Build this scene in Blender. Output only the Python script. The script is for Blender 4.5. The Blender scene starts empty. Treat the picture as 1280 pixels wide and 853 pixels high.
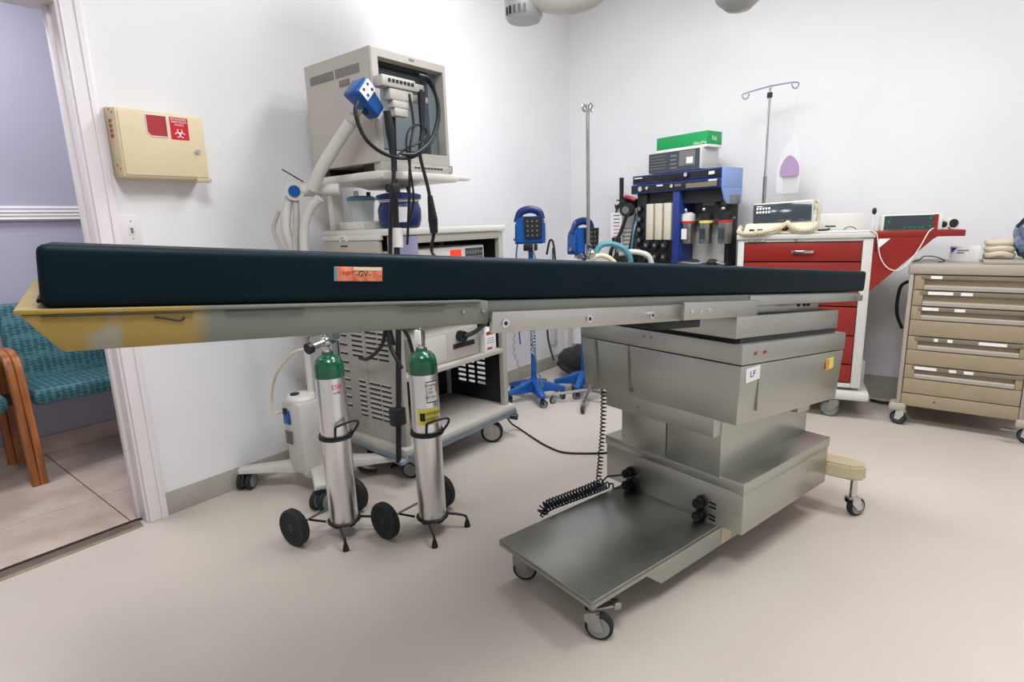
import bpy, bmesh, math, random
from mathutils import Matrix, Vector
random.seed(7)
S = bpy.context.scene
COL = S.collection
PI = math.pi

# ------------------------------------------------------------------ camera, light, exposure
cam_d = bpy.data.cameras.new('camera'); cam = bpy.data.objects.new('camera', cam_d); COL.objects.link(cam)
S.camera = cam
HEAD, PITCH, ROLL = math.radians(38.404), math.radians(11.674), math.radians(-1.921)
fw = Vector((-math.sin(HEAD)*math.cos(PITCH), math.cos(HEAD)*math.cos(PITCH), -math.sin(PITCH)))
rt = Vector((math.cos(HEAD), math.sin(HEAD), 0)); up = rt.cross(fw)
r2 = rt*math.cos(ROLL)+up*math.sin(ROLL); u2 = -rt*math.sin(ROLL)+up*math.cos(ROLL)
cam.matrix_world = Matrix(((r2.x, u2.x, -fw.x, 0), (r2.y, u2.y, -fw.y, 0), (r2.z, u2.z, -fw.z, 1.2), (0, 0, 0, 1)))
cam_d.sensor_width = 36; cam_d.lens = 36*706.6/1280; cam_d.clip_start = .02
w = bpy.data.worlds.new('world'); S.world = w; w.use_nodes = True
w.node_tree.nodes['Background'].inputs[0].default_value = (.8, .85, 1, 1)
w.node_tree.nodes['Background'].inputs[1].default_value = .3
S.view_settings.view_transform = 'Standard'; S.view_settings.look = 'None'
S.view_settings.exposure = 0.0; S.view_settings.gamma = 1; S.view_settings.use_curve_mapping = False
CEIL = 3.0
PANELS = [(-1.25, 2.35, 51, (.955, .97, 1)), (-.35, .35, 51, (.955, .97, 1)), (.35, 2.3, 31, (.955, .97, 1))]
def area(x, y, z, sx, sy, e, c, name='ceiling_lamp_light'):
    l = bpy.data.lights.new(name, 'AREA'); l.shape = 'RECTANGLE'; l.size = sx; l.size_y = sy; l.energy = e; l.color = c
    o = bpy.data.objects.new(name, l); o.location = (x, y, z); COL.objects.link(o); return o
for x, y, e, c in PANELS: area(x, y, CEIL-.04, 1.15, .55, e, c)
area(-3.3, .2, 2.66, .5, 1.1, 27, (.97, .97, 1), 'hall_lamp_light')

# ------------------------------------------------------------------ materials
def lin(c):
    return tuple((v/12.92 if v <= .04045 else ((v+.055)/1.055)**2.4) for v in [q/255 for q in c])+(1,)
def mat(name, rgb, rough=.5, metal=0, var=0, scale=8, bump=0, bscale=40, stretch=None, coat=0, trans=0, emit=0, alpha=1, rgb2=None, spec=.5, rvar=0):
    m = bpy.data.materials.new(name); m.use_nodes = True; nt = m.node_tree; b = nt.nodes['Principled BSDF']
    c = lin(rgb); b.inputs['Base Color'].default_value = c
    b.inputs['Roughness'].default_value = rough; b.inputs['Metallic'].default_value = metal
    b.inputs['Specular IOR Level'].default_value = spec
    if coat: b.inputs['Coat Weight'].default_value = coat
    if trans: b.inputs['Transmission Weight'].default_value = trans; b.inputs['IOR'].default_value = 1.3
    if alpha < 1: b.inputs['Alpha'].default_value = alpha
    if emit: b.inputs['Emission Color'].default_value = c; b.inputs['Emission Strength'].default_value = emit
    tc = nt.nodes.new('ShaderNodeTexCoord'); src = tc.outputs['Object']
    if stretch:
        mp = nt.nodes.new('ShaderNodeMapping'); mp.inputs['Scale'].default_value = stretch
        nt.links.new(src, mp.inputs['Vector']); src = mp.outputs['Vector']
    if var or rgb2 or rvar:
        n = nt.nodes.new('ShaderNodeTexNoise'); n.inputs['Scale'].default_value = scale; n.inputs['Detail'].default_value = 5
        nt.links.new(src, n.inputs['Vector'])
        if var or rgb2:
            r = nt.nodes.new('ShaderNodeValToRGB'); r.color_ramp.elements[0].position = .35; r.color_ramp.elements[1].position = .65
            r.color_ramp.elements[0].color = tuple(v*(1-var) for v in c[:3])+(1,)
            r.color_ramp.elements[1].color = lin(rgb2) if rgb2 else tuple(min(1, v*(1+var)) for v in c[:3])+(1,)
            nt.links.new(n.outputs['Fac'], r.inputs['Fac']); nt.links.new(r.outputs['Color'], b.inputs['Base Color'])
        if rvar:
            mr = nt.nodes.new('ShaderNodeMapRange'); mr.inputs['To Min'].default_value = rough-rvar; mr.inputs['To Max'].default_value = rough+rvar
            nt.links.new(n.outputs['Fac'], mr.inputs['Value']); nt.links.new(mr.outputs[0], b.inputs['Roughness'])
    if bump:
        n2 = nt.nodes.new('ShaderNodeTexNoise'); n2.inputs['Scale'].default_value = bscale; n2.inputs['Detail'].default_value = 3
        bp = nt.nodes.new('ShaderNodeBump'); bp.inputs['Strength'].default_value = bump; bp.inputs['Distance'].default_value = .01
        nt.links.new(src, n2.inputs['Vector']); nt.links.new(n2.outputs['Fac'], bp.inputs['Height']); nt.links.new(bp.outputs['Normal'], b.inputs['Normal'])
    return m
M = {}
M['wall'] = mat('white_wall_paint', (233, 232, 234), .55, var=.015, scale=3, bump=.06, bscale=60)
M['ceil'] = mat('ceiling_paint', (236, 236, 234), .8, var=.01)
M['trimw'] = mat('white_gloss_trim', (232, 226, 228), .35, var=.01)
M['base'] = mat('grey_vinyl_baseboard', (168, 164, 154), .45, var=.05)
M['lav'] = mat('lavender_wall_paint', (184, 182, 202), .6, var=.02, scale=3)
M['tileh'] = mat('beige_stone_tile', (196, 176, 162), .35, var=.10, scale=4, rgb2=(216, 198, 186))
M['grout'] = mat('brown_grout', (120, 106, 96), .9)
M['steel'] = mat('brushed_stainless_steel', (182, 184, 177), .35, 1, var=.025, scale=5, stretch=(1, 1, 30), rvar=.07)
M['steelt'] = mat('polished_stainless_deck', (172, 174, 168), .33, 1, var=.05, scale=5, rvar=.05)
M['alu'] = mat('brushed_aluminium', (226, 226, 226), .30, 1, var=.05, scale=10, stretch=(1, 1, .1), rvar=.06)
M['railm'] = mat('satin_steel_rail', (188, 186, 180), .34, 1, var=.04, scale=6)
M['chrome'] = mat('chrome', (215, 215, 218), .12, 1, var=.02)
M['zinc'] = mat('zinc_plated_metal', (168, 168, 164), .34, 1, var=.08, scale=20)
M['panel'] = mat('grey_enamel_panel', (116, 120, 111), .42, var=.05, scale=6)
M['pad'] = mat('dark_teal_vinyl', (9, 28, 35), .5, var=.10, scale=2.5, bump=.02, bscale=9, spec=.09)
M['black'] = mat('black_plastic', (22, 25, 28), .45, var=.1)
M['rubber'] = mat('black_rubber', (26, 30, 32), .7, var=.1)
M['grub'] = mat('grey_rubber', (104, 108, 108), .6, var=.06)
M['hub'] = mat('grey_wheel_hub', (140, 146, 146), .4, var=.05)
M['cream'] = mat('cream_enamel', (226, 208, 172), .4, var=.02)
M['ivory'] = mat('ivory_plastic', (218, 212, 190), .42, var=.02)
M['creamd'] = mat('cream_cast_metal', (196, 182, 150), .5, var=.06)
M['putty'] = mat('putty_painted_steel', (188, 183, 174), .42, var=.02)
M['puttyd'] = mat('putty_louvred_steel', (178, 176, 167), .45, var=.03)
M['dark'] = mat('dark_recess', (30, 33, 36), .6, var=.1)
M['white'] = mat('white_plastic', (226, 223, 216), .4, var=.015)
M['whited'] = mat('off_white_enamel', (206, 204, 198), .4, var=.02)
M['lilac'] = mat('lilac_grey_plastic', (150, 150, 178), .4, var=.03)
M['screen'] = mat('grey_screen_hood', (112, 124, 130), .25, var=.04)
M['screeng'] = mat('dark_screen_glass', (58, 68, 76), .12, var=.04)
M['blue'] = mat('bright_blue_plastic', (12, 82, 156), .35, var=.05)
M['blued'] = mat('dark_blue_plastic', (10, 40, 96), .35, var=.08)
M['bluef'] = mat('blue_enamel_frame', (36, 58, 130), .35, var=.06)
M['slate'] = mat('slate_grey_bumper', (120, 130, 138), .5, var=.04)
M['bluel'] = mat('light_blue_enamel', (140, 165, 222), .4, var=.03)
M['green'] = mat('glossy_green_paint', (8, 84, 54), .22, var=.06, coat=.4)
M['greenb'] = mat('green_printed_card', (14, 156, 82), .5, var=.03)
M['red'] = mat('crash_cart_red', (138, 28, 18), .38, var=.04, scale=4)
M['signr'] = mat('red_sign_print', (200, 16, 38), .4)
M['redwin'] = mat('translucent_red_plastic', (176, 52, 58), .2, var=.06)
M['tan'] = mat('tan_drawer_enamel', (158, 142, 116), .42, var=.03)
M['tangrey'] = mat('warm_grey_moulding', (168, 159, 146), .45, var=.02)
M['holder'] = mat('grey_label_holder', (126, 118, 102), .4, var=.04)
M['paper'] = mat('white_paper', (238, 238, 236), .7, var=.01)
M['yellow'] = mat('yellow_label', (226, 214, 96), .6, var=.02)
M['orange'] = mat('orange_sticker', (224, 108, 62), .55, var=.22, scale=60, rgb2=(232, 150, 116))
M['pink'] = mat('purple_iv_fluid_bag', (158, 98, 172), .35, var=.05)
M['clear'] = mat('clear_plastic', (240, 242, 242), .1, trans=.9, alpha=.35)
M['film'] = mat('clear_plastic_film', (240, 244, 244), .15, alpha=.24)
M['glass'] = mat('clear_glass', (215, 225, 225), .05, alpha=.4)
M['cable'] = mat('black_cable', (20, 24, 28), .4, var=.05)
M['coil'] = mat('dark_blue_coiled_cord', (18, 28, 46), .42, var=.05)
M['beigec'] = mat('beige_cord', (220, 208, 180), .5, var=.03)
M['wood'] = mat('oak_bentwood', (160, 92, 46), .38, var=.2, scale=5, stretch=(6, 6, .7), rgb2=(196, 124, 66))
M['teal'] = mat('teal_tube', (84, 146, 160), .35, var=.05)
M['bag'] = mat('blue_plastic_bag', (66, 84, 120), .25, var=.5, scale=14, rgb2=(150, 168, 190), bump=.8, bscale=18)
M['cloth'] = mat('cream_rubber_coil', (206, 196, 172), .5, var=.08)
M['lamp'] = mat('grey_surgical_lamp_enamel', (196, 198, 196), .35, var=.03)
M['diff'] = mat('glowing_diffuser', (255, 252, 248), .5, emit=1.5)
M['ink'] = mat('black_ink', (25, 25, 30), .6)
M['inkr'] = mat('red_ink', (190, 40, 40), .6)
M['inkg'] = mat('grey_ink', (120, 120, 120), .6)
M['inkb'] = mat('blue_ink', (50, 50, 140), .6)
M['ledr'] = mat('red_led_display', (230, 60, 36), .5, emit=.6)
M['ledg'] = mat('green_rocker_switch', (20, 120, 60), .4)
M['brownT'] = mat('brown_metal_threshold', (120, 106, 92), .45, .3, var=.12, scale=14)
M['whited2'] = M['whited']
# speckled vinyl floor
def floor_mat():
    m = mat('speckled_sheet_vinyl', (203, 194, 184), .42, var=.035, scale=1.6); nt = m.node_tree; b = nt.nodes['Principled BSDF']
    src = b.inputs['Base Color'].links[0].from_socket
    n = nt.nodes.new('ShaderNodeTexNoise'); n.inputs['Scale'].default_value = 420; n.inputs['Detail'].default_value = 2
    tc = nt.nodes['Texture Coordinate']; nt.links.new(tc.outputs['Object'], n.inputs['Vector'])
    r = nt.nodes.new('ShaderNodeValToRGB'); r.color_ramp.elements[0].position = .36; r.color_ramp.elements[0].color = (.78, .75, .72, 1)
    r.color_ramp.elements[1].position = .5; r.color_ramp.elements[1].color = (1, 1, 1, 1)
    mx = nt.nodes.new('ShaderNodeMix'); mx.data_type = 'RGBA'; mx.blend_type = 'MULTIPLY'; mx.inputs[0].default_value = .8
    nt.links.new(n.outputs['Fac'], r.inputs['Fac']); nt.links.new(src, mx.inputs[6]); nt.links.new(r.outputs['Color'], mx.inputs[7])
    nt.links.new(mx.outputs[2], b.inputs['Base Color']); return m
M['floor'] = floor_mat()
# yellow-stained / grey end of table panel: paint wear with its own shape
def panel_mat():
    m = mat('aged_table_panel_paint', (115, 119, 109), .42, var=.04, scale=5); nt = m.node_tree; b = nt.nodes['Principled BSDF']
    src = b.inputs['Base Color'].links[0].from_socket; tc = nt.nodes['Texture Coordinate']
    sp = nt.nodes.new('ShaderNodeSeparateXYZ'); nt.links.new(tc.outputs['Object'], sp.inputs[0])
    n = nt.nodes.new('ShaderNodeTexNoise'); n.inputs['Scale'].default_value = 9; n.inputs['Detail'].default_value = 4
    nt.links.new(tc.outputs['Object'], n.inputs['Vector'])
    ad = nt.nodes.new('ShaderNodeMath'); ad.operation = 'MULTIPLY_ADD'; ad.inputs[1].default_value = .05
    nt.links.new(n.outputs['Fac'], ad.inputs[0]); nt.links.new(sp.outputs['Y'], ad.inputs[2])
    r = nt.nodes.new('ShaderNodeMapRange'); r.inputs['From Min'].default_value = -1.46; r.inputs['From Max'].default_value = -1.43
    nt.links.new(ad.outputs[0], r.inputs['Value'])
    n3 = nt.nodes.new('ShaderNodeTexNoise'); n3.inputs['Scale'].default_value = 22; nt.links.new(tc.outputs['Object'], n3.inputs['Vector'])
    r3 = nt.nodes.new('ShaderNodeValToRGB'); r3.color_ramp.elements[0].position = .30; r3.color_ramp.elements[0].color = lin((148, 146, 128))
    r3.color_ramp.elements[1].position = .44; r3.color_ramp.elements[1].color = lin((158, 133, 64))
    nt.links.new(n3.outputs['Fac'], r3.inputs['Fac'])
    mx = nt.nodes.new('ShaderNodeMix'); mx.data_type = 'RGBA'
    nt.links.new(r.outputs[0], mx.inputs[0]); nt.links.new(r3.outputs['Color'], mx.inputs[6]); nt.links.new(src, mx.inputs[7])
    nt.links.new(mx.outputs[2], b.inputs['Base Color']); return m
M['tpanel'] = panel_mat()
def fabric_mat():
    m = mat('teal_scallop_fabric', (52, 104, 116), .85, bump=.2, bscale=300); nt = m.node_tree; b = nt.nodes['Principled BSDF']
    tc = nt.nodes['Texture Coordinate']
    mp = nt.nodes.new('ShaderNodeMapping'); mp.inputs['Scale'].default_value = (46, 34, 70); nt.links.new(tc.outputs['Object'], mp.inputs[0])
    v = nt.nodes.new('ShaderNodeTexVoronoi'); v.inputs['Randomness'].default_value = .25; v.inputs['Scale'].default_value = 1; nt.links.new(mp.outputs[0], v.inputs['Vector'])
    r = nt.nodes.new('ShaderNodeValToRGB'); r.color_ramp.elements[0].position = .35; r.color_ramp.elements[0].color = lin((42, 88, 98))
    r.color_ramp.elements[1].position = .62; r.color_ramp.elements[1].color = lin((84, 130, 138))
    nt.links.new(v.outputs['Distance'], r.inputs['Fac']); nt.links.new(r.outputs['Color'], b.inputs['Base Color']); return m
M['fabric'] = fabric_mat()

# ------------------------------------------------------------------ mesh helpers
ROOT = {}
def rootM(o):
    while o and o.parent: o = o.parent
    return ROOT.get(o.name) if o else None
class G:
    def __init__(s, M=None): s.b = bmesh.new(); s.M = M or Matrix.Identity(4)
    def _x(s, vs, M=None):
        T = s.M @ M if M else s.M
        for v in vs: v.co = T @ v.co
    def box(s, x0, x1, y0, y1, z0, z1, bev=0, M=None, seg=2):
        return s.hexa([(x0, y0, z0), (x1, y0, z0), (x1, y1, z0), (x0, y1, z0), (x0, y0, z1), (x1, y0, z1), (x1, y1, z1), (x0, y1, z1)], bev, M, seg)
    def hexa(s, p, bev=0, M=None, seg=2):
        t = bmesh.new(); v = [t.verts.new(q) for q in p]
        for f in ((3, 2, 1, 0), (4, 5, 6, 7), (0, 1, 5, 4), (1, 2, 6, 5), (2, 3, 7, 6), (3, 0, 4, 7)): t.faces.new([v[i] for i in f])
        if bev: bmesh.ops.bevel(t, geom=list(t.edges), offset=bev, segments=seg, affect='EDGES', profile=.5)
        s._m(t, M); return s
    def _m(s, t, M=None):
        T = s.M @ M if M else s.M
        bmesh.ops.recalc_face_normals(t, faces=t.faces)
        mp = {}
        for v in t.verts: mp[v] = s.b.verts.new(T @ v.co)
        for f in t.faces:
            try: s.b.faces.new([mp[v] for v in f.verts])
            except ValueError: pass
        t.free()
    def cyl(s, p0, p1, r, r2=None, n=16, M=None, cap=True):
        p0, p1 = Vector(p0), Vector(p1); d = p1-p0; r2 = r if r2 is None else r2
        q = Vector((0, 0, 1)).rotation_difference(d.normalized()).to_matrix()
        t = bmesh.new(); R = []
        for p, rr in ((p0, r), (p1, r2)):
            R.append([t.verts.new(p+q @ Vector((rr*math.cos(2*PI*i/n), rr*math.sin(2*PI*i/n), 0))) for i in range(n)])
        for i in range(n): t.faces.new([R[0][i], R[0][(i+1) % n], R[1][(i+1) % n], R[1][i]])
        if cap: t.faces.new(R[0]); t.faces.new(R[1])
        s._m(t, M); return s
    def lathe(s, prof, o=(0, 0, 0), n=24, M=None, axis=(0, 0, 1)):
        q = Vector((0, 0, 1)).rotation_difference(Vector(axis)).to_matrix(); o = Vector(o)
        t = bmesh.new(); R = []
        for r, z in prof:
            R.append([t.verts.new(o+q @ Vector((max(r, 1e-4)*math.cos(2*PI*i/n), max(r, 1e-4)*math.sin(2*PI*i/n), z))) for i in range(n)])
        for a, b in zip(R, R[1:]):
            for i in range(n): t.faces.new([a[i], a[(i+1) % n], b[(i+1) % n], b[i]])
        t.faces.new(R[0]); t.faces.new(R[-1]); s._m(t, M); return s
    def tube(s, pts, r, n=8, sm=4, M=None, closed=False, flat=1.0):
        P = [Vector(p) for p in pts]
        if sm > 1 and len(P) > 2:
            Q = []; L = len(P)
            for i in range(L if closed else L-1):
                a = P[(i-1) % L] if (closed or i > 0) else P[0]; b = P[i]; c = P[(i+1) % L]; d = P[(i+2) % L] if (closed or i+2 < L) else P[-1]
                for k in range(sm):
                    t = k/sm; Q.append(.5*((2*b)+(c-a)*t+(2*a-5*b+4*c-d)*t*t+(3*b-a-3*c+d)*t**3))
            if not closed: Q.append(P[-1])
            P = Q
        t = bmesh.new(); R = []; up = None; L = len(P)
        for i, p in enumerate(P):
            d = (P[(i+1) % L]-P[i-1]) if (closed or 0 < i < L-1) else (P[1]-P[0] if i == 0 else P[-1]-P[-2])
            d.normalize()
            if up is None:
                up = Vector((0, 0, 1)) if abs(d.z) < .9 else Vector((1, 0, 0))
            sd = d.cross(up).normalized(); up = sd.cross(d).normalized()
            R.append([t.verts.new(p+(sd*math.cos(2*PI*k/n)+up*math.sin(2*PI*k/n)*flat)*r) for k in range(n)])
        prs = list(zip(R, R[1:]))+([(R[-1], R[0])] if closed else [])
        for a, b in prs:
            for k in range(n): t.faces.new([a[k], a[(k+1) % n], b[(k+1) % n], b[k]])
        if not closed: t.faces.new(R[0]); t.faces.new(R[-1])
        s._m(t, M); return s
    def prism(s, poly, h0, h1, M=None, bev=0):      # polygon in local xy, extruded along z from h0 to h1
        t = bmesh.new()
        a = [t.verts.new((x, y, h0)) for x, y in poly]; b = [t.verts.new((x, y, h1)) for x, y in poly]; n = len(poly)
        t.faces.new(a); t.faces.new(b)
        for i in range(n): t.faces.new([a[i], a[(i+1) % n], b[(i+1) % n], b[i]])
        if bev: bmesh.ops.bevel(t, geom=list(t.edges), offset=bev, segments=2, affect='EDGES')
        s._m(t, M); return s
    def ball(s, c, r, sc=(1, 1, 1), M=None, u=16, v=10):
        t = bmesh.new(); bmesh.ops.create_uvsphere(t, u_segments=u, v_segments=v, radius=r)
        for q in t.verts: q.co = Vector(c)+Vector((q.co.x*sc[0], q.co.y*sc[1], q.co.z*sc[2]))
        s._m(t, M); return s
    def arc(s, c, R, r, a0, a1, M=None, n=8, k=20):
        return s.tube([(c[0]+R*math.cos(a0+(a1-a0)*i/k), c[1]+R*math.sin(a0+(a1-a0)*i/k), c[2]) for i in range(k+1)], r, n, 1, M)
    def out(s, name, mt, parent=None, label=None, kind=None, sharp=35):
        me = bpy.data.meshes.new(name)
        if parent is not None:
            W = ROOT[root_of(parent)]; s.b.transform(W.inverted())
        s.b.to_mesh(me); s.b.free()
        for p in me.polygons: p.use_smooth = True
        me.set_sharp_from_angle(angle=math.radians(sharp))
        me.materials.append(M[mt]); o = bpy.data.objects.new(name, me); COL.objects.link(o)
        if parent is not None: o.parent = parent; PAR[o.name] = root_of(parent)
        if label: o['label'] = label
        if kind: o['kind'] = kind
        return o
PAR = {}
def root_of(o): return PAR.get(o.name, o.name)
def thing(name, label, cat, loc=(0, 0, 0), rz=0, group=None):
    o = bpy.data.objects.new(name, None); COL.objects.link(o); o.empty_display_size = .1
    W = Matrix.Translation(loc) @ Matrix.Rotation(rz, 4, 'Z')
    o.location = loc; o.rotation_euler = (0, 0, rz); ROOT[o.name] = W
    o['label'] = label; o['category'] = cat
    if group: o['group'] = group
    return o
def struct(g, name, mt):
    o = g.out(name, mt, kind='structure'); ROOT[o.name] = Matrix.Identity(4); return o
def solo(g, name, mt, label, cat, group=None, loc=None):
    if loc is not None: g.b.transform(Matrix.Translation(loc).inverted())
    o = g.out(name, mt); o['label'] = label; o['category'] = cat
    W = Matrix.Identity(4)
    if loc is not None: o.location = loc; W = Matrix.Translation(loc)
    ROOT[o.name] = W
    if group: o['group'] = group
    return o
def frame(o, x, y):
    x = Vector(x).normalized(); y = Vector(y).normalized(); z = x.cross(y).normalized(); y = z.cross(x)
    return Matrix(((x.x, y.x, z.x, o[0]), (x.y, y.y, z.y, o[1]), (x.z, y.z, z.z, o[2]), (0, 0, 0, 1)))
def text(body, size, F, mt, parent, name='lettering', label=None, sx=1):
    c = bpy.data.curves.new('txt', 'FONT'); c.body = body; c.size = size; c.extrude = .0003; c.align_x = 'CENTER'; c.align_y = 'CENTER'; c.resolution_u = 2
    o = bpy.data.objects.new('txt', c); COL.objects.link(o); bpy.context.view_layer.update()
    me = bpy.data.meshes.new_from_object(o.evaluated_get(bpy.context.evaluated_depsgraph_get()))
    bpy.data.objects.remove(o); bpy.data.curves.remove(c)
    g = G(); g.b.from_mesh(me); bpy.data.meshes.remove(me)
    g.b.transform(F @ Matrix.Diagonal((sx, 1, 1, 1)))
    return g.out(name, mt, parent, label)
TR = Matrix.Translation
def RZ(a): return Matrix.Rotation(a, 4, 'Z')

def castor(par, p, ztop, r, rz, fork='zinc', wheel='rubber', hub='hub', wd=.028, twin=False, off=.02, F=None):
    """swivel castor: plate, stem and fork (part) with its wheel and hub (sub-parts)"""
    Mx = (F or Matrix.Identity(4)) @ TR((p[0], p[1], 0)) @ RZ(rz)
    g = G(Mx)
    g.cyl((0, 0, r*1.9), (0, 0, ztop), r*.35, n=12)
    g.cyl((0, 0, r*1.95), (0, 0, r*2.25), r*.55, n=16)
    if not twin:
        for s in (-1, 1):
            y = s*(wd/2+.006)
            g.prism([(-r*.45, r*2.05), (r*.5, r*2.05), (off+r*.35, r*.85), (off-r*.25, r*.75), (-r*.5, r*1.6)], -.002, .002, M=frame((0, y, 0), (1, 0, 0), (0, 0, 1)))
        g.box(-r*.5, r*.55, -wd/2-.008, wd/2+.008, r*2.0, r*2.12)
    else: g.prism([(-r*.8, r*1.1), (-r*.4, r*1.95), (r*.6, r*1.95), (r*1.0, r*1.2), (r*.5, r*.9)], -.006, .006, M=frame((0, 0, 0), (1, 0, 0), (0, 0, 1)))
    f = g.out('castor', fork, par)
    gw = G(Mx); gh = G(Mx)
    for y in ((-.022, .022) if twin else (0,)):
        prof = [(r*.55, -wd/2), (r*.9, -wd/2), (r, -wd/3), (r, wd/3), (r*.9, wd/2), (r*.55, wd/2)]
        gw.lathe(prof, (off, y, r), 24, axis=(0, 1, 0))
        gh.lathe([(0, -wd/2-.003), (r*.28, -wd/2-.003), (r*.3, -wd/2-.001), (r*.76, -wd/2-.001), (r*.8, -wd/2+.003), (r*.8, wd/2-.003), (r*.76, wd/2+.001), (r*.3, wd/2+.001), (r*.28, wd/2+.003), (0, wd/2+.003)], (off, y, r), 20, axis=(0, 1, 0))
    gw.out('wheel', wheel, f); gh.out('wheel_hub', hub, f)
    return f

# ------------------------------------------------------------------ room shell
XL = -2.624; WY0, WSL = 4.17, .05
def wy(x): return WY0+WSL*(x-XL)
struct(G().box(XL-.04, 2.2, -2.6, 4.6, -.06, 0), 'floor', 'floor')
struct(G().box(-4.2, 2.3, -2.7, 4.7, CEIL, CEIL+.08), 'ceiling', 'ceil')
g = G(); g.box(-2.754, XL, .78, 4.5, 0, CEIL); g.box(-2.754, XL, -.22, .78, 2.06, CEIL); g.box(-2.754, XL, -2.6, -.22, 0, CEIL)
struct(g, 'wall_left', 'wall')
a, b = (XL-.1, wy(XL-.1)), (2.2, wy(2.2))
struct(G().prism([a, b, (b[0], b[1]+.1), (a[0], a[1]+.1)], 0, CEIL), 'wall_back', 'wall')
struct(G().box(2.1, 2.2, -2.6, 4.5, 0, CEIL), 'wall_right', 'wall')
struct(G().box(-2.7, 2.2, -2.7, -2.6, 0, CEIL), 'wall_front', 'wall')
struct(G().box(XL, XL+.008, .83, wy(XL), 0, .102, .002), 'baseboard_left', 'base')
t = .008
struct(G().prism([(XL, wy(XL)), (2.1, wy(2.1)), (2.1, wy(2.1)-t), (XL, wy(XL)-t)], 0, .15), 'baseboard_back', 'base')
# door frame: casing, jamb, stop
g = G()
for y0, y1, s in ((.765, .835, 1), (-.275, -.205, -1)):
    g.box(XL, XL+.016, y0, y1, 0, 2.12, .003); g.box(XL+.016, XL+.022, y0+.045 if s > 0 else y0, y1 if s > 0 else y1-.045, 0, 2.12, .002)
g.box(XL, XL+.018, -.275, .835, 2.05, 2.12, .003)
d = struct(g, 'door_1', 'trimw')
g = G()
g.box(-2.764, XL+.004, .755, .782, 0, 2.06, .002); g.box(-2.764, XL+.004, -.222, -.195, 0, 2.06, .002); g.box(-2.764, XL+.004, -.2, .76, 2.03, 2.06, .002)
g.out('door_jamb', 'trimw', d)
g = G(); g.box(-2.72, -2.685, .742, .757, 0, 2.03, .002); g.box(-2.72, -2.685, -.197, -.182, 0, 2.03, .002); g.out('door_stop', 'trimw', d)
g = G(); g.box(XL-.038, XL-.036, .755, .757, .33, .40); g.box(-2.68, -2.65, .7535, .756, 1.0, 1.06); g.out('strike_plate', 'zinc', d)
g = G(); g.prism([(-.035, 0), (-.028, .009), (0, .013), (.028, .009), (.035, 0)], -.5, .53, M=frame((XL-.012, .235, 0), (1, 0, 0), (0, 0, 1)))
d = struct(g, 'trim_2', 'brownT')
g = G(); g.box(XL-.068, XL-.05, -.2, .755, .0, .006); g.out('threshold_edge', 'ink', d)
# hall beyond the door
hf = struct(G().box(-4.12, -2.66, -2.6, 4.5, -.07, -.012), 'floor_hall', 'grout')
q = .45; base_me = None; k = 0
for i in range(-1, 4):
    for j in range(-3, 4):
        x1 = -2.665-0 if i < 0 else -3.1+q-i*q+0; x0 = max(-4.05, -3.1-i*q) if i >= 0 else -2.65
        if i < 0: continue
        x0 = -3.1-i*q; x1 = x0+q
        x0 = max(x0, -4.03); x1 = min(x1, -2.668)
        if x1-x0 < .02: continue
        y0 = .72+j*q; y1 = y0+q
        g = G(); g.box(x0+.0025, x1-.0025, y0+.0025, y1-.0025, -.012, 0+random.uniform(-.0004, .0004), .001, seg=1)
        g.out('tile', 'tileh', hf)
struct(G().box(-4.12, -4.02, -2.6, 4.5, 0, CEIL), 'wall_hall', 'lav')
struct(G().box(-4.02, -2.754, 3.4, 3.5, 0, CEIL), 'wall_hall_end', 'lav')
struct(G().box(-4.02, -2.754, -2.6, -2.5, 0, CEIL), 'wall_hall_near', 'lav')
g = G(); g.box(-4.02, -4.008, -2.5, 3.4, 0, .10, .002); struct(g, 'baseboard_hall', 'tileh')
g = G()
g.prism([(0, 0), (.018, .0), (.026, .008), (.02, .018), (.024, .028), (.016, .036), (.022, .046), (.014, .056), (.018, .066), (.008, .078), (0, .078)], -2.5, 3.4, M=frame((-4.02, 0, 1.305), (1, 0, 0), (0, 0, 1)) @ Matrix.Diagonal((1, 1, -1, 1)))
struct(g, 'trim_1', 'trimw')
# ceiling troffers (out of frame, they light the room)
for i, (x, y, e, c) in enumerate(PANELS):
    lb = ['recessed ceiling light panel above the equipment trolley', 'recessed ceiling light panel nearest the doorway side', 'recessed ceiling light panel near the right wall'][i]
    t_ = thing('ceiling_light', lb, 'ceiling light', (x, y, CEIL), 0, 'recessed ceiling light panels')
    g = G(); 
    for s in (-1, 1): g.box(x-.61, x+.61, y+s*.305-.012, y+s*.305+.012, CEIL-.02, CEIL, .002); g.box(x+s*.605-.012, x+s*.605+.012, y-.305, y+s*0+.305, CEIL-.02, CEIL, .002)
    g.out('frame', 'white', t_); G().box(x-.6, x+.6, y-.295, y+.295, CEIL-.012, CEIL-.004).out('diffuser', 'diff', t_)

# ------------------------------------------------------------------ operating table (local frame: x across, y along, origin on the floor)
YB = math.radians(-13.93)
Bv = Vector((math.cos(YB), math.sin(YB), 0)); Av = Vector((-math.sin(YB), math.cos(YB), 0))
TO = Av*1.6-Bv*1.206
FT = TR(TO) @ RZ(YB)
SL = .0893
tb = thing('operating_table', 'stainless steel imaging table with long grey top panel on castors', 'operating table', TO, YB)
g = G(FT); g.box(-.217, .217, -.585, .78, .138, .152, .002); g.box(-.217, .217, -.585, -.575, .128, .15, .002)
g.prism([(-.585, .15), (.72, .15), (.72, .07), (-.272, .07), (-.345, .128), (-.585, .128)], -.217, -.211, M=frame((0, 0, 0), (0, 1, 0), (0, 0, 1)))
g.prism([(-.585, .15), (.72, .15), (.72, .07), (-.272, .07), (-.345, .128), (-.585, .128)], .211, .217, M=frame((0, 0, 0), (0, 1, 0), (0, 0, 1)))
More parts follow.
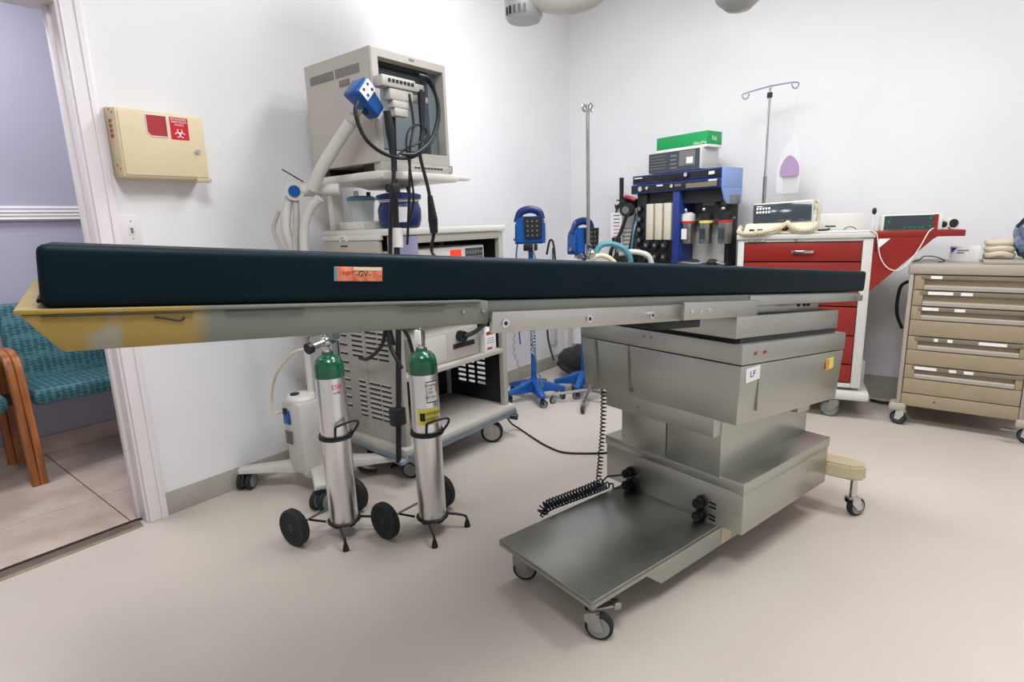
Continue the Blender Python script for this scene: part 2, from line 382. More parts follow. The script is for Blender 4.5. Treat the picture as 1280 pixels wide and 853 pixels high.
g.out('base_platform', 'steelt', tb)
g = G(FT); g.box(.217, .2185, .06, .12, .075, .148); g.out('platform_patch', 'creamd', tb)
g = G(FT); g.box(-.303, .303, .04, .655, .152, .298, .003); g.out('lower_housing', 'steel', tb)
g = G(FT); g.box(-.306, .306, .036, .66, .300, .340, .003); g.out('housing_lid', 'steel', tb)
g = G(FT); g.box(-.217, -.006, .034, .645, .332, .56, .002); g.box(-.002, .217, .034, .645, .332, .56, .002); g.out('column', 'steel', tb)
g = G(FT); g.box(-.205, .205, .05, .64, .5, .7); g.out('inner_column', 'steel', tb)
def sl(x0, x1, y0, y1, z0, z1, ins=0, insy=0):
    """box sheared to the tilt of the table; z at the front edge y=-.07; lower face may be inset"""
    f = lambda y: -SL*(y+.07)
    return [(x0+ins, y0+insy, z0+f(y0)), (x1-ins, y0+insy, z0+f(y0)), (x1-ins, y1-insy, z0+f(y1)), (x0+ins, y1-insy, z0+f(y1)),
            (x0, y0, z1+f(y0)), (x1, y0, z1+f(y0)), (x1, y1, z1+f(y1)), (x0, y1, z1+f(y1))]
g = G(FT); g.hexa(sl(-.335, .335, -.07, .64, .572, .763, .012, .008), .003); g.out('lower_shell', 'steel', tb)
g = G(FT); g.hexa(sl(-.337, .337, -.072, .642, .766, .829), .003); g.out('upper_shell', 'steel', tb)
G(FT).hexa(sl(-.212, .247, -.062, -.02, .512, .6), .002).out('shell_skirt', 'steel', tb); G(FT).hexa(sl(-.212, .247, .50, .60, .512, .6), .002).out('shell_skirt', 'steel', tb)
g = G(FT); g.hexa(sl(-.30, .315, -.05, .60, .829, .842)); g.out('shadow_gap', 'dark', tb)
g = G(FT); g.hexa(sl(-.30, .312, -.068, .625, .842, .912), .003); g.out('top_tray', 'steel', tb)
g = G(FT); g.hexa(sl(-.262, -.256, -.0755, -.0725, .58, .76)); g.out('shell_seam', 'zinc', tb)
g = G(FT); g.box(-.10, -.096, -.0745, -.070, .58, .762); g.out('shell_seam', 'zinc', tb)
for x, z, fy in ((-.03, .806, -.073), (.0, .806, -.073), (-.09, .595, -.074), (-.06, .54, -.064), (-.005, .36, .033), (-.0, .90, -.069), (-.05, .898, -.069)):
    g = G(FT); g.cyl((x, fy-.002, z), (x, fy+.004, z), .006, n=12); g.out('screw', 'zinc', tb)
for y in (.0, .055):
    g = G(FT); z = .80-SL*(y+.07); g.cyl((.335, y, z), (.3395, y, z), .0085, n=12); f_ = g.out('indicator', 'zinc', tb); G(FT).cyl((.3395, y, z), (.3405, y, z), .006, n=10).out('indicator_lens', 'inkr', f_)
F_ = FT @ frame((.3345, -.005, .728), (0, 1, 0), (0, 0, 1))
g = G(F_); g.box(-.036, .042, -.022, .022, -.001, .0012); p_ = g.out('sticker', 'paper', tb, 'white sticker with purple lettering'); text('LF', .028, F_ @ TR((0, 0, .0016)), 'inkb', p_, sx=1.2)
F_ = FT @ frame((.3345, .53, .665), (0, 1, 0), (0, 0, 1))
g = G(F_); g.box(-.028, .028, -.02, .02, -.001, .0012); p_ = g.out('sticker', 'yellow', tb, 'yellow and red square sticker'); g = G(F_); g.box(-.028, -.008, -.02, .02, .0012, .0018); g.out('sticker_edge', 'orange', p_)
g = G(FT); g.box(.325, .3338, .035, .037, .60, .72); g.out('panel_joint', 'zinc', tb)
# sockets on the front of the housing
for x in (-.171, .152):
    for z in (.222, .173):
        g = G(FT); g.cyl((x, .041, z), (x, .028, z), .021, n=20); g.cyl((x, .03, z), (x, .004, z), .0165, .018, n=20); g.cyl((x, .004, z), (x, -.004, z), .014, n=16)
        s_ = g.out('socket', 'black', tb)
for z, w_ in ((.226, 1), (.211, 1), (.178, 1), (.165, 1)):
    g = G(FT); g.box(.178, .205, .0385, .0395, z-.0035, z+.0035); g.out('printed_marking', 'ink', tb)
# rear outriggers and their castors
for s in (-1, 1):
    g = G(FT); g.prism([(0, .62), (s*.38, .70), (s*.415, .735), (s*.405, .775), (s*.37, .79), (0, .74)], .165, .225, bev=.008); g.out('outrigger', 'creamd', tb)
    castor(tb, (s*.375, .745), .17, .038, 1.2, 'chrome', 'rubber', 'hub', F=FT, wd=.026)
for x, y, rz in ((-.18, -.53, .75), (.18, -.545, .62)):
    c_ = castor(tb, (x, y), .145, .042, rz, 'zinc', 'rubber', 'hub', F=FT, wd=.026)
    g = G(FT @ TR((x, y, 0)) @ RZ(rz+.5)); g.box(-.01, .075, -.012, .012, .092, .099, .002); g.box(.062, .085, -.016, .016, .085, .106, .004); g.out('brake_lever', 'zinc', c_)
# tilted table top, local frame u along the top
LT = math.sqrt(1+SL*SL); Tl = Vector((0, 1, -SL)).normalized()
FU = FT @ frame((0, -1.634, 1.118), (1, 0, 0), (0, 1, -SL))      # x across, y along, z up off the panel
g = G(FU)
g.hexa([(-.334, .018, -.052), (.334, .018, -.052), (.334, .66, -.045), (-.334, .66, -.045), (-.334, -.020, -.005), (.334, -.020, -.005), (.33, .66, 0), (-.33, .66, 0)], .004)
# near end drops under a slanted nose
g2 = g.out('panel_head', 'tpanel', tb)
g = G(FU); g.hexa([(-.336, -.024, -.005), (.336, -.024, -.005), (.336, .64, -.003), (-.336, .64, -.003), (-.336, -.024, .001), (.336, -.024, .001), (.336, .64, .001), (-.336, .64, .001)], .001); g.out('top_sheet', 'tpanel', tb)
for u0, u1, zz_ in ((.0, .16, -.0065), (.20, .31, -.006), (.47, .56, -.006)):
    G(FU).box(.3345, .3372, u0, u1, zz_-.0012, zz_, .0003).out('scuff_line', 'ink', tb)
G(FU).tube([(.3345, .115, -.012), (.3345, .135, -.016), (.3345, .145, -.018), (.3345, .15, -.0135)], .0012, 5, 3).out('scuff_line', 'ink', tb)
for u in (.60, .645): G(FU).cyl((.333, u, -.02), (.3355, u, -.02), .0035, n=8).out('rivet', 'zinc', tb)
g = G(FU); g.box(-.325, .325, .64, 2.37, -.036, -.001, .003); g.out('panel_body', 'panel', tb)
g = G(FU); g.box(.325, .331, 1.61, 2.40, -.034, -.004, .002); g.out('side_channel', 'steel', tb)
G(FU).box(.300, .334, 2.36, 2.42, -.034, -.012, .002).out('rail_end', 'panel', tb); G(FU).box(-.334, -.30, 2.36, 2.42, -.034, -.012, .002).out('rail_end', 'panel', tb)
for s in (-1, 1):
    g = G(FU); g.box(s*.345-.005, s*.345+.005, .655, 1.26, -.062, -.020, .003); r_ = g.out('side_rail', 'railm', tb)
    for u in (.685, .915, 1.13):
        g = G(FU); g.cyl((s*.3495, u, -.043), (s*.354, u, -.043), .0085, n=16); sc = g.out('bolt', 'chrome', r_)
        g = G(FU); g.cyl((s*.354, u, -.043), (s*.3546, u, -.043), .0045, n=6); g.out('bolt_socket', 'ink', r_)
        g = G(FU); g.cyl((s*.325, u, -.036), (s*.342, u, -.036), .009, n=10); g.out('spacer', 'zinc', r_)
    g = G(FU); g.box(s*.35-.012, s*.35+.012, 1.245, 1.60, -.060, -.014, .003); b_ = g.out('rail_block', 'steel', tb)
    for u in (1.275, 1.315, 1.355):
        g = G(FU); g.cyl((s*.361, u, -.037), (s*.3645, u, -.037), .006, n=12); g.out('bolt', 'chrome', b_)
g = G(FU); g.box(.2, .335, 1.18, 1.36, -.085, -.062, .004); g.out('slide_guide', 'dark', tb)
g = G(FU); g.box(-.26, .27, 1.2, 2.2, -.075, -.036, .003); g.out('slide_carriage', 'steel', tb)
for u in (1.98, 2.02, 2.05):
    g = G(FU); g.cyl((.3, u, -.036), (.3, u, -.048), .006, n=8); g.out('screw', 'ink', tb)
# mattress
pd = thing('mattress_pad', 'long dark teal vinyl mattress pad lying on the table top', 'mattress', FU @ Vector((0, 0, 0)), YB)
g = G(FU)
t_ = bmesh.new(); bmesh.ops.create_cube(t_, size=1)
for v in t_.verts: v.co = Vector((v.co.x*.66, (v.co.y+.5)*2.44+.0, (v.co.z+.5)*.077+.0015))
bmesh.ops.subdivide_edges(t_, edges=[e for e in t_.edges if abs((e.verts[0].co-e.verts[1].co).y) > 1], cuts=16, use_grid_fill=True)
bmesh.ops.bevel(t_, geom=[e for e in t_.edges if e.calc_face_angle(0) > 1], offset=.013, segments=5, affect='EDGES', profile=.6)
g._m(t_); g.out('cover', 'pad', pd, sharp=60)
G(FU).tube([(x, -.001, .010) for x in (-.31, 0, .322)], .0025, 6, 1).out('piping', 'pad', pd)
F_ = FU @ frame((.3303, .40, .047), (0, 1, 0), (0, 0, 1))
g = G(F_); g.box(-.041, .040, -.0115, .0115, 0, .0012, .0004); p_ = g.out('sticker', 'orange', pd, 'worn orange and white label'); 
text('HOT', .009, F_ @ TR((-.018, .001, .0016)), 'inkr', p_); text('-GV-', .013, F_ @ TR((.006, 0, .0016)), 'ink', p_)
G(F_).box(-.042, -.037, -.0112, .0112, .0012, .0018).out('torn_patch', 'teal', p_); G(F_).box(-.01, .038, .006, .0112, .0012, .0018).out('torn_patch', 'beigec', p_)

# ------------------------------------------------------------------ coiled cords of the table
def helix(path, R, pitch, r, n=6, per=9):
    P = [Vector(p) for p in path]; Q = []; L = len(P)
    for i in range(L-1):
        a = P[max(i-1, 0)]; b = P[i]; c = P[i+1]; d = P[min(i+2, L-1)]
        for k in range(14):
            t = k/14; Q.append(.5*((2*b)+(c-a)*t+(2*a-5*b+4*c-d)*t*t+(3*b-a-3*c+d)*t**3))
    Q.append(P[-1]); cum = [0]
    for a, b in zip(Q, Q[1:]): cum.append(cum[-1]+(b-a).length)
    T = cum[-1]; N = int(T/pitch*per); out = []; j = 0
    up = Vector((.3, .2, 1)).normalized()
    for i in range(N+1):
        s_ = T*i/N
        while j < len(Q)-2 and cum[j+1] < s_: j += 1
        f = (s_-cum[j])/max(1e-9, cum[j+1]-cum[j]); p = Q[j].lerp(Q[j+1], f); d = (Q[j+1]-Q[j]).normalized()
        sd = d.cross(up)
        if sd.length < .1: sd = d.cross(Vector((1, 0, 0)))
        sd.normalize(); u_ = sd.cross(d); a = 2*PI*s_/pitch
        out.append(p+(sd*math.cos(a)+u_*math.sin(a))*R)
    return out
def L2W(x, y, z): return FT @ Vector((x, y, z))
g = G(); g.tube(helix([(-1.035, 1.868, .60), (-1.035, 1.864, .44), (-1.036, 1.848, .31), (-1.040, 1.836, .20)], .0095, .0155, .003), .003, 5, 1)
g.out('coiled_cord', 'coil', tb)
g = G(); g.tube(helix([(-1.03, 1.845, .185), (-1.065, 1.76, .175), (-1.10, 1.66, .172), (-1.125, 1.585, .168), (-1.128, 1.56, .145)], .0145, .0145, .0034), .0034, 5, 1)
g.tube([L2W(-.171, -.002, .222), L2W(-.2, -.03, .215), (-1.02, 1.87, .2), (-1.032, 1.845, .18)], .0035, 6, 5)
g.out('coiled_cord', 'coil', tb)
g = G(); g.tube(helix([(-1.01, 1.86, .172), (-1.045, 1.765, .168), (-1.08, 1.665, .168), (-1.108, 1.575, .166), (-1.112, 1.555, .14)], .0125, .0145, .0034), .0034, 5, 1)
g.tube([L2W(-.171, -.002, .173), L2W(-.19, -.04, .168), (-1.0, 1.878, .172), (-1.01, 1.86, .172)], .0035, 6, 5)
g.out('coiled_cord', 'coil', tb)
pc = [(-2.0, 2.36, .20), (-2.067, 2.533, .12), (-2.0, 2.53, .03), (-1.952, 2.51, .006), (-1.776, 2.428, .006), (-1.657, 2.381, .006), (-1.543, 2.365, .006), (-1.401, 2.446, .006), (-1.30, 2.54, .006), (-1.15, 2.66, .006)]
pc = [(-1.97, 2.40, .13), (-1.985, 2.47, .05), (-1.952, 2.51, .008)]+pc[4:]
g = G(); g.tube(pc, .0055, 8, 6); PC_G = g

# ------------------------------------------------------------------ oxygen cylinders in wheeled carriers
def oxygen(px, py, rz, lab, labc, detail):
    F = TR((px, py, 0)) @ RZ(rz)
    c = thing('oxygen_cylinder', lab, 'gas cylinder', (px, py, .052), rz, 'oxygen cylinders')
    G(F).lathe([(.0, .052), (.05, .052), (.0555, .058), (.0555, .655), (.055, .657)], n=40).out('body', 'alu', c)
    G(F).lathe([(.0553, .655), (.0558, .658), (.0557, .690), (.0535, .708), (.047, .724), (.036, .735), (.022, .742), (.021, .752), (0, .752)], n=40).out('shoulder', 'green', c)
    g = G(F); g.cyl((0, 0, .750), (0, 0, .762), .014, .013, 12); g.box(-.0125, .0125, -.0125, .0125, .760, .825, .002); g.cyl((.0, 0, .825), (0, 0, .84), .006, n=8)
    g.out('valve', 'chrome', c)
    if detail == 1:
        Fs = F @ frame((.0, 0, 0), (1, 0, 0), (0, 0, 1))
        def lab_patch(a0, a1, z0, z1, m, name, rr=.0559):
            g = G(F); t = bmesh.new(); n = 8; A0 = [t.verts.new((rr*math.cos(a0+(a1-a0)*i/n), rr*math.sin(a0+(a1-a0)*i/n), z0)) for i in range(n+1)]
            B0 = [t.verts.new((rr*math.cos(a0+(a1-a0)*i/n), rr*math.sin(a0+(a1-a0)*i/n), z1)) for i in range(n+1)]
            for i in range(n): t.faces.new([A0[i], A0[i+1], B0[i+1], B0[i]])
            g._m(t); return g.out(name, m, c)
        va = math.atan2(-py, -px)-rz      # direction facing the room
        l0 = lab_patch(va+.12, va+.98, .548, .632, 'ink', 'warning_label'); lab_patch(va+.16, va+.94, .552, .628, 'paper', 'warning_label', .0561)
        lab_patch(va+.78, va+.94, .585, .62, 'orange', 'warning_mark', .0563)
        for k, (t1, z1) in enumerate((('OXYGEN', .617), ('USP', .603), ('GAS', .589), ('UN 1072', .570))):
            aa = va+.42; text(t1, .011, F @ frame((.0566*math.cos(aa), .0566*math.sin(aa), z1), (-math.sin(aa), math.cos(aa), 0), (0, 0, 1)), 'ink', c)
        lab_patch(va-.62, va+1.05, .462, .528, 'yellow', 'yellow_band_label'); lab_patch(va-.42, va-.06, .478, .51, 'ink', 'label_diamond', .0562)
        aa = va+.45; text('OXYGEN', .016, F @ frame((.0567*math.cos(aa), .0567*math.sin(aa), .507), (-math.sin(aa), math.cos(aa), 0), (0, 0, 1)), 'ink', c)
        text('NO SMOKING', .009, F @ frame((.0567*math.cos(aa), .0567*math.sin(aa), .486), (-math.sin(aa), math.cos(aa), 0), (0, 0, 1)), 'ink', c)
        g = G(F); g.box(-.016, .016, -.0175, -.0125, .768, .822, .002); g.out('hang_tag', 'paper', c)
    else:
        va = math.atan2(-py, -px)-rz; aa = va+.35
        text('E50', .026, F @ frame((.0566*math.cos(aa), .0566*math.sin(aa), .622), (-math.sin(aa), math.cos(aa), 0), (0, 0, 1)), 'inkr', c)
        text('ALUM', .010, F @ frame((.0566*math.cos(aa), .0566*math.sin(aa), .600), (-math.sin(aa), math.cos(aa), 0), (0, 0, 1)), 'ink', c)
        g = G(F); g.ball((0, 0, .79), .02, (1.1, 1, 1.2)); g.cyl((0, -.01, .79), (0, -.07, .782), .013, n=14); g.out('regulator', 'chrome', c)
        g = G(F); g.cyl((0, -.07, .782), (0, -.088, .779), .021, n=20); g.out('flow_knob', 'black', c)
        g = G(F); g.cyl((.0, .02, .80), (.030, .022, .815), .024, n=20); p_ = g.out('pressure_gauge', 'zinc', c); G(F).cyl((.030, .022, .815), (.032, .0221, .816), .020, n=20).out('gauge_face', 'screeng', p_)
    k = thing('cylinder_carrier', labc, 'cylinder cart', (px, py, 0), rz, 'cylinder carriers')
    g = G(F); g.arc((0, 0, .415), .0605, .006, 0, 2*PI, k=28); g.arc((0, 0, .425), .0605, .0035, 0, 2*PI, k=28)
    g.arc((0, 0, .06), .0605, .005, 0, 2*PI, k=28); g.box(-.05, .05, -.012, .012, .042, .05); g.box(-.012, .012, -.05, .05, .042, .05)
    g.tube([(-.058, 0, .06), (-.075, 0, .1), (-.075, 0, .38), (-.06, 0, .415)], .005, 8, 3); g.out('frame', 'black', k)
    ha = va+1.15
    hx = lambda r_, a_, z_: (r_*math.cos(a_), r_*math.sin(a_), z_)
    g = G(F); g.tube([hx(.06, va-.05, .42), hx(.068, va-.0, .462), hx(.078, va+.12, .478), hx(.10, va+.85, .488), hx(.092, va+1.15, .46), hx(.062, va+1.25, .42)], .005, 8, 3); g.out('carry_handle', 'black', k)
    g = G(F)
    for s in (-1, 1): g.tube([(.03, s*.05, .055), (.07, s*.075, .052), (.098, s*.09, .045), (.102, s*.092, .02)], .0055, 8, 3)
    g.out('front_feet', 'black', k)
    for s in (-1, 1): G(F).lathe([(.0, 0), (.013, 0), (.012, .008), (.007, .03), (0, .03)], (.102, s*.092, 0), 12).out('rubber_foot', 'rubber', k)
    G(F).cyl((-.105, -.16, .074), (-.105, .16, .074), .005, n=8).out('axle', 'zinc', k)
    G(F).tube([(-.05, -.05, .06), (-.105, -.09, .074), (-.105, .09, .074), (-.05, .05, .06)], .005, 8, 1).out('axle_bracket', 'black', k)
    for s in (-1, 1):
        g = G(F); g.lathe([(0, -.012), (.05, -.012), (.055, -.016), (.068, -.017), (.074, -.01), (.074, .01), (.068, .017), (.055, .016), (.05, .012), (0, .012)], (-.105, s*.155, .074), 32, axis=(0, 1, 0))
        w_ = g.out('wheel', 'rubber', k); g = G(F); g.lathe([(0, -.016), (.014, -.016), (.018, -.011), (.018, .011), (.014, .016), (0, .016)], (-.105, s*.155, .074), 16, axis=(0, 1, 0)); g.out('wheel_hub', 'black', w_)
oxygen(-1.572, 1.429, 0, 'silver oxygen cylinder with green shoulder and white and yellow labels', 'black wheeled carrier holding the cylinder with yellow label', 1)
oxygen(-1.846, 1.203, .12, 'silver oxygen cylinder with green shoulder, regulator and black knob on top', 'black wheeled carrier holding the cylinder with the regulator', 0)

# ------------------------------------------------------------------ sharps box, wall plate
sb = thing('sharps_disposal_box', 'cream wall mounted sharps box with red window and biohazard sign', 'sharps box', (XL, 1.02, 1.42))
X0, X1 = XL, XL+.115; SY0, SY1 = .85, 1.165
g = G(); g.hexa([(X0, SY0, 1.425), (X1-.012, SY0, 1.425), (X1-.012, SY1, 1.425), (X0, SY1, 1.425), (X0, SY0, 1.69), (X1, SY0, 1.672), (X1, SY1, 1.672), (X0, SY1, 1.69)], .006); g.out('housing', 'cream', sb)
FS = frame((X1+.0005, 1.0, 1.55), (0, 1, 0), (-.0, 0, 1))
def FSx(y, z, off=0): return frame((X1-.012*(1.672-z)/.247+off+.0008, y, z), (0, 1, 0), (.0486, 0, 1))
g = G(FSx(1.01, 1.548)); g.box(-.152, .152, -.115, .116, -.001, .004, .002); g.out('front_door', 'cream', sb)
Fw = FSx(.985, 1.617, .0042); g = G(Fw); g.prism([(-.036, .042), (-.036, -.024), (-.022, -.037), (.038, -.037), (.038, .042)], 0, .0012); w_ = g.out('window', 'redwin', sb)
g = G(Fw)
for a_, b_ in (((-.036, .042), (-.036, -.024)), ((-.036, -.024), (-.022, -.037)), ((-.022, -.037), (.038, -.037)), ((.038, -.037), (.038, .042)), ((.038, .042), (-.036, .042))): g.tube([(a_[0], a_[1], .001), (b_[0], b_[1], .001)], .0022, 6, 1)
g.out('window_rim', 'trimw', w_)
Fg = FSx(1.068, 1.617, .0042); g = G(Fg); g.box(-.034, .034, -.042, .042, 0, .001); sg = g.out('biohazard_sign', 'signr', sb)
for tx, yy, sz in (('BIOHAZARD', .035, .0105), ('INFECTIOUS', .0245, .0105), ('WASTE', .0135, .0105)): text(tx, sz, Fg @ TR((0, yy, .0012)), 'paper', sg)
g = G(Fg)
for k in range(3):
    a_ = PI/2+k*2*PI/3; g.arc((.0105*math.cos(a_), -.019+.0105*math.sin(a_), .0015), .0085, .0019, a_+.75, a_+2*PI-.75, n=6, k=16)
g.arc((0, -.019, .0015), .0045, .0012, 0, 2*PI, n=6, k=14); g.out('biohazard_symbol', 'paper', sg)
Fl = FSx(1.128, 1.535, .004); G(Fl).cyl((0, 0, 0), (0, 0, .010), .010, .009, 20).out('key_lock', 'chrome', sb)
g = G(); g.box(X1-.03, X1+.002, SY1-.055, SY1+.004, 1.414, 1.43, .003); g.out('latch_tab', 'creamd', sb)
Fv = frame((X0+.06, SY0-.0005, 1.56), (1, 0, 0), (0, 0, 1))
for k in range(4): text('BIO', .020, Fv @ TR((0, .07-.018*k, .0006)), 'inkr', sb)
g = G(Fv)
for p in ((-.0, .112), (.025, .098), (.0, -.09), (.025, -.105)): g.cyl((p[0], p[1], 0), (p[0], p[1], .001), .0045, n=10)
g.out('screw_hole', 'inkr', sb)
g = G(); g.box(XL, XL+.006, .838, .912, 1.165, 1.287, .0025); wp = thing('wall_plate', 'white wall switch plate beside the door casing under the sharps box', 'wall plate', (XL, .875, 1.17)); g.out('plate', 'trimw', wp)
g = G(); g.box(XL+.006, XL+.008, .868, .890, 1.205, 1.246, .002); g.out('rocker', 'white', wp)
g = G(); g.box(XL+.008, XL+.009, .874, .884, 1.214, 1.236); g.out('slot', 'inkg', wp)
g = G(); [g.cyl((XL+.005, .879, z), (XL+.0075, .879, z), .0028, n=10) for z in (1.193, 1.262)]; g.out('screw', 'inkg', wp)

# ------------------------------------------------------------------ hall bench
hb = thing('waiting_bench', 'teal patterned two seat bench with oak bentwood arms in the hall', 'bench', (-3.75, .58, 0))
def seat(y0, y1):
    g = G(); g.hexa([(-3.98, y0, .40), (-3.53, y0, .385), (-3.53, y1, .385), (-3.98, y1, .40), (-3.98, y0, .47), (-3.53, y0, .475), (-3.53, y1, .475), (-3.98, y1, .47)], .035, seg=4); g.out('seat', 'fabric', hb, sharp=60)
    g = G(); g.hexa([(-3.95, y0, .45), (-3.86, y0, .45), (-3.86, y1, .45), (-3.95, y1, .45), (-4.01, y0, .86), (-3.95, y0, .88), (-3.95, y1, .88), (-4.01, y1, .86)], .03, seg=4); g.out('backrest', 'fabric', hb, sharp=60)
seat(.635, 1.22); seat(-.04, .545)
for yc in (-.10, .59, 1.27):
    for s in (-1, 1):
        g = G(); y = yc+s*.0165
        pts = [(-3.515, 0), (-3.515, .2), (-3.525, .40), (-3.535, .56), (-3.56, .625), (-3.62, .652), (-3.72, .655), (-3.84, .64), (-3.93, .60), (-3.965, .5), (-3.975, .3), (-3.985, 0)]
        t = bmesh.new(); rings = []; W = .019
        P = [Vector((x, y, z)) for x, z in pts]; Q = []
        for i in range(len(P)-1):
            a, b, c, d = P[max(i-1, 0)], P[i], P[i+1], P[min(i+2, len(P)-1)]
            for k in range(5):
                u = k/5; Q.append(.5*((2*b)+(c-a)*u+(2*a-5*b+4*c-d)*u*u+(3*b-a-3*c+d)*u**3))
        Q.append(P[-1])
        for i, p in enumerate(Q):
            d = (Q[min(i+1, len(Q)-1)]-Q[max(i-1, 0)]).normalized(); nn = Vector((d.z, 0, -d.x))
            rings.append([t.verts.new(p+nn*a*W+Vector((0, b*.0155, 0))) for a, b in ((-1, -.8), (-.8, -1), (.8, -1), (1, -.8), (1, .8), (.8, 1), (-.8, 1), (-1, .8))])
        for a, b in zip(rings, rings[1:]):
            for k in range(8): t.faces.new([a[k], a[(k+1) % 8], b[(k+1) % 8], b[k]])
        t.faces.new(rings[0]); t.faces.new(rings[-1]); g._m(t); g.out('arm_loop', 'wood', hb)
g = G(); g.box(-3.95, -3.75, -.08, 1.25, .375, .398); g.out('seat_frame', 'black', hb)

# ------------------------------------------------------------------ equipment trolley (video tower) by the left wall
tr = thing('equipment_trolley', 'tall putty coloured equipment trolley with louvred side standing by the left wall', 'equipment trolley', (-2.18, 2.03, 0))
CX0, CX1, CY0, CY1 = -2.42, -1.95, 1.64, 2.41
G().box(CX0-.03, CX1+.03, CY0-.03, CY1+.03, .150, .192, .008).out('base_shelf', 'putty', tr)
G().box(CX0-.036, CX1+.036, CY0-.036, CY1+.036, .130, .156, .008).out('bumper', 'slate', tr)
G().box(CX1+.031, CX1+.038, CY0-.02, CY1+.02, .152, .168, .002).out('bumper_strip', 'slate', tr)
for x, y, rz in ((-1.99, 2.27, .6), (-2.02, 1.72, .3), (-2.36, 2.3, 2.0), (-2.36, 1.74, 2.4)):
    castor(tr, (x, y), .14, .062, rz, 'zinc', 'rubber', 'zinc', wd=.034)
g = G(); g.cyl((CX1+.02, CY1-.02, .13), (CX1+.055, CY1+.01, .12), .018, n=14); g.out('cord_grip', 'black', tr)
# side panel facing the room door: louvres
G().box(CX0, CX1-.03, CY0, CY0+.012, .192, 1.10, .002).out('side_panel', 'puttyd', tr)
G().box(-2.205, -2.195, CY0-.004, CY0, .22, 1.08).out('panel_seam', 'puttyd', tr)
g = G(); gs = G()
def louvre(x0, x1, z):
    g.box(x0, x1, CY0-.0012, CY0-.0002, z-.0075, z+.0035); gs.hexa([(x0, CY0-.005, z+.003), (x1, CY0-.005, z+.003), (x1, CY0, z+.004), (x0, CY0, z+.004), (x0, CY0-.005, z+.0045), (x1, CY0-.005, z+.0045), (x1, CY0, z+.009), (x0, CY0, z+.009)])
for zz in [.30+.0245*k for k in range(8)]:
    louvre(-2.27, -2.22, zz); louvre(-2.19, -2.11, zz); louvre(-2.10, -2.03, zz)
for zz in [.60+.0245*k for k in range(7)]:
    louvre(-2.30, -2.22, zz); louvre(-2.19, -2.11, zz); louvre(-2.10, -2.03, zz)
for zz in [.33+.045*k for k in range(9)]: louvre(-2.40, -2.34, zz)
g.out('vent_slots', 'dark', tr, kind='stuff'); gs.out('vent_louvres', 'puttyd', tr, kind='stuff')
# uprights
for (x0, x1, y0, y1, m, n_) in ((CX1-.03, CX1, CY1-.035, CY1, 'puttyd', 'front_post'), (CX1-.03, CX1, CY0, CY0+.03, 'puttyd', 'front_post'), (CX0, CX0+.03, CY1-.03, CY1, 'putty', 'rear_post')):
    G().box(x0, x1, y0, y1, .19, 1.165, .003).out(n_, m, tr)
G().box(CX1-.006, CX1+.004, CY0+.03, CY0+.15, .9, 1.165, .002).out('front_corner_panel', 'lilac', tr)
G().box(CX1-.012, CX1+.001, CY0+.15, CY1-.035, 1.13, 1.168, .002).out('bay_lip', 'putty', tr)
G().box(CX0, CX1-.02, CY1-.01, CY1-.002, .52, 1.165).out('inner_side', 'dark', tr)
G().box(CX0, CX1-.02, CY1-.01, CY1-.002, .19, .27).out('inner_side', 'dark', tr)
G().box(-2.11, CX1-.02, CY1-.01, CY1-.002, .27, .52).out('inner_side', 'dark', tr)
G().box(CX0, -2.33, CY1-.01, CY1-.002, .27, .52).out('inner_side', 'dark', tr)
for xx in (-2.255, -2.185): G().box(xx-.009, xx+.009, CY1-.0095, CY1-.0025, .27, .52).out('side_strip', 'dark', tr)
for k in range(9): G().box(-2.33, -2.11, CY1-.0095, CY1-.0025, .27+.03*k, .283+.03*k).out('side_slat', 'dark', tr)
# back panel with open slats in the lower bay
g = G(); g.box(CX0, CX0+.01, CY0, CY0+.24, .19, 1.165); g.out('back_panel', 'dark', tr)
g = G(); g.box(CX0, CX0+.01, CY0+.56, CY1, .19, 1.165); g.out('back_panel', 'dark', tr)
g = G(); g.box(CX0, CX0+.01, CY0+.24, CY0+.56, .52, 1.165); g.out('back_panel', 'dark', tr)
g = G(); g.box(CX0, CX0+.01, CY0+.24, CY0+.56, .19, .27); g.out('back_panel', 'dark', tr)
for yy in (.32, .40, .48): G().box(CX0+.001, CX0+.009, CY0+yy-.012, CY0+yy+.012, .27, .52).out('back_strip', 'dark', tr)
G().box(CX0+.001, CX0+.009, CY0+.24, CY0+.56, .27, .52).out('back_cover', 'dark', tr)
G().box(CX0, CX1-.002, CY0+.01, CY1-.01, .500, .524, .003).out('middle_shelf', 'putty', tr)
G().box(CX0, CX1-.01, CY0+.01, CY1-.01, .925, .945, .003).out('device_shelf', 'putty', tr)
G().box(CX0-.01, CX1+.012, CY0-.015, CY1+.012, 1.168, 1.198, .006).out('worktop', 'white', tr)
G().box(CX0+.01, CX1-.06, CY0-.022, CY0-.002, 1.04, 1.150, .004).out('side_drawer', 'putty', tr)
G().box(CX0+.0, CX1-.05, CY0-.026, CY0-.002, 1.150, 1.172, .003).out('drawer_lip', 'white', tr)
g = G(); g.arc((0, 0, 0), .024, .008, 0, PI, M=frame((-2.26, CY0-.022, 1.146), (1, 0, 0), (0, 0, 1))); g.out('drawer_arch', 'white', tr)
for z in (1.125, 1.093): G().box(-2.285, -2.235, CY0-.0235, CY0-.021, z-.003, z+.003).out('drawer_slot', 'ink', tr)
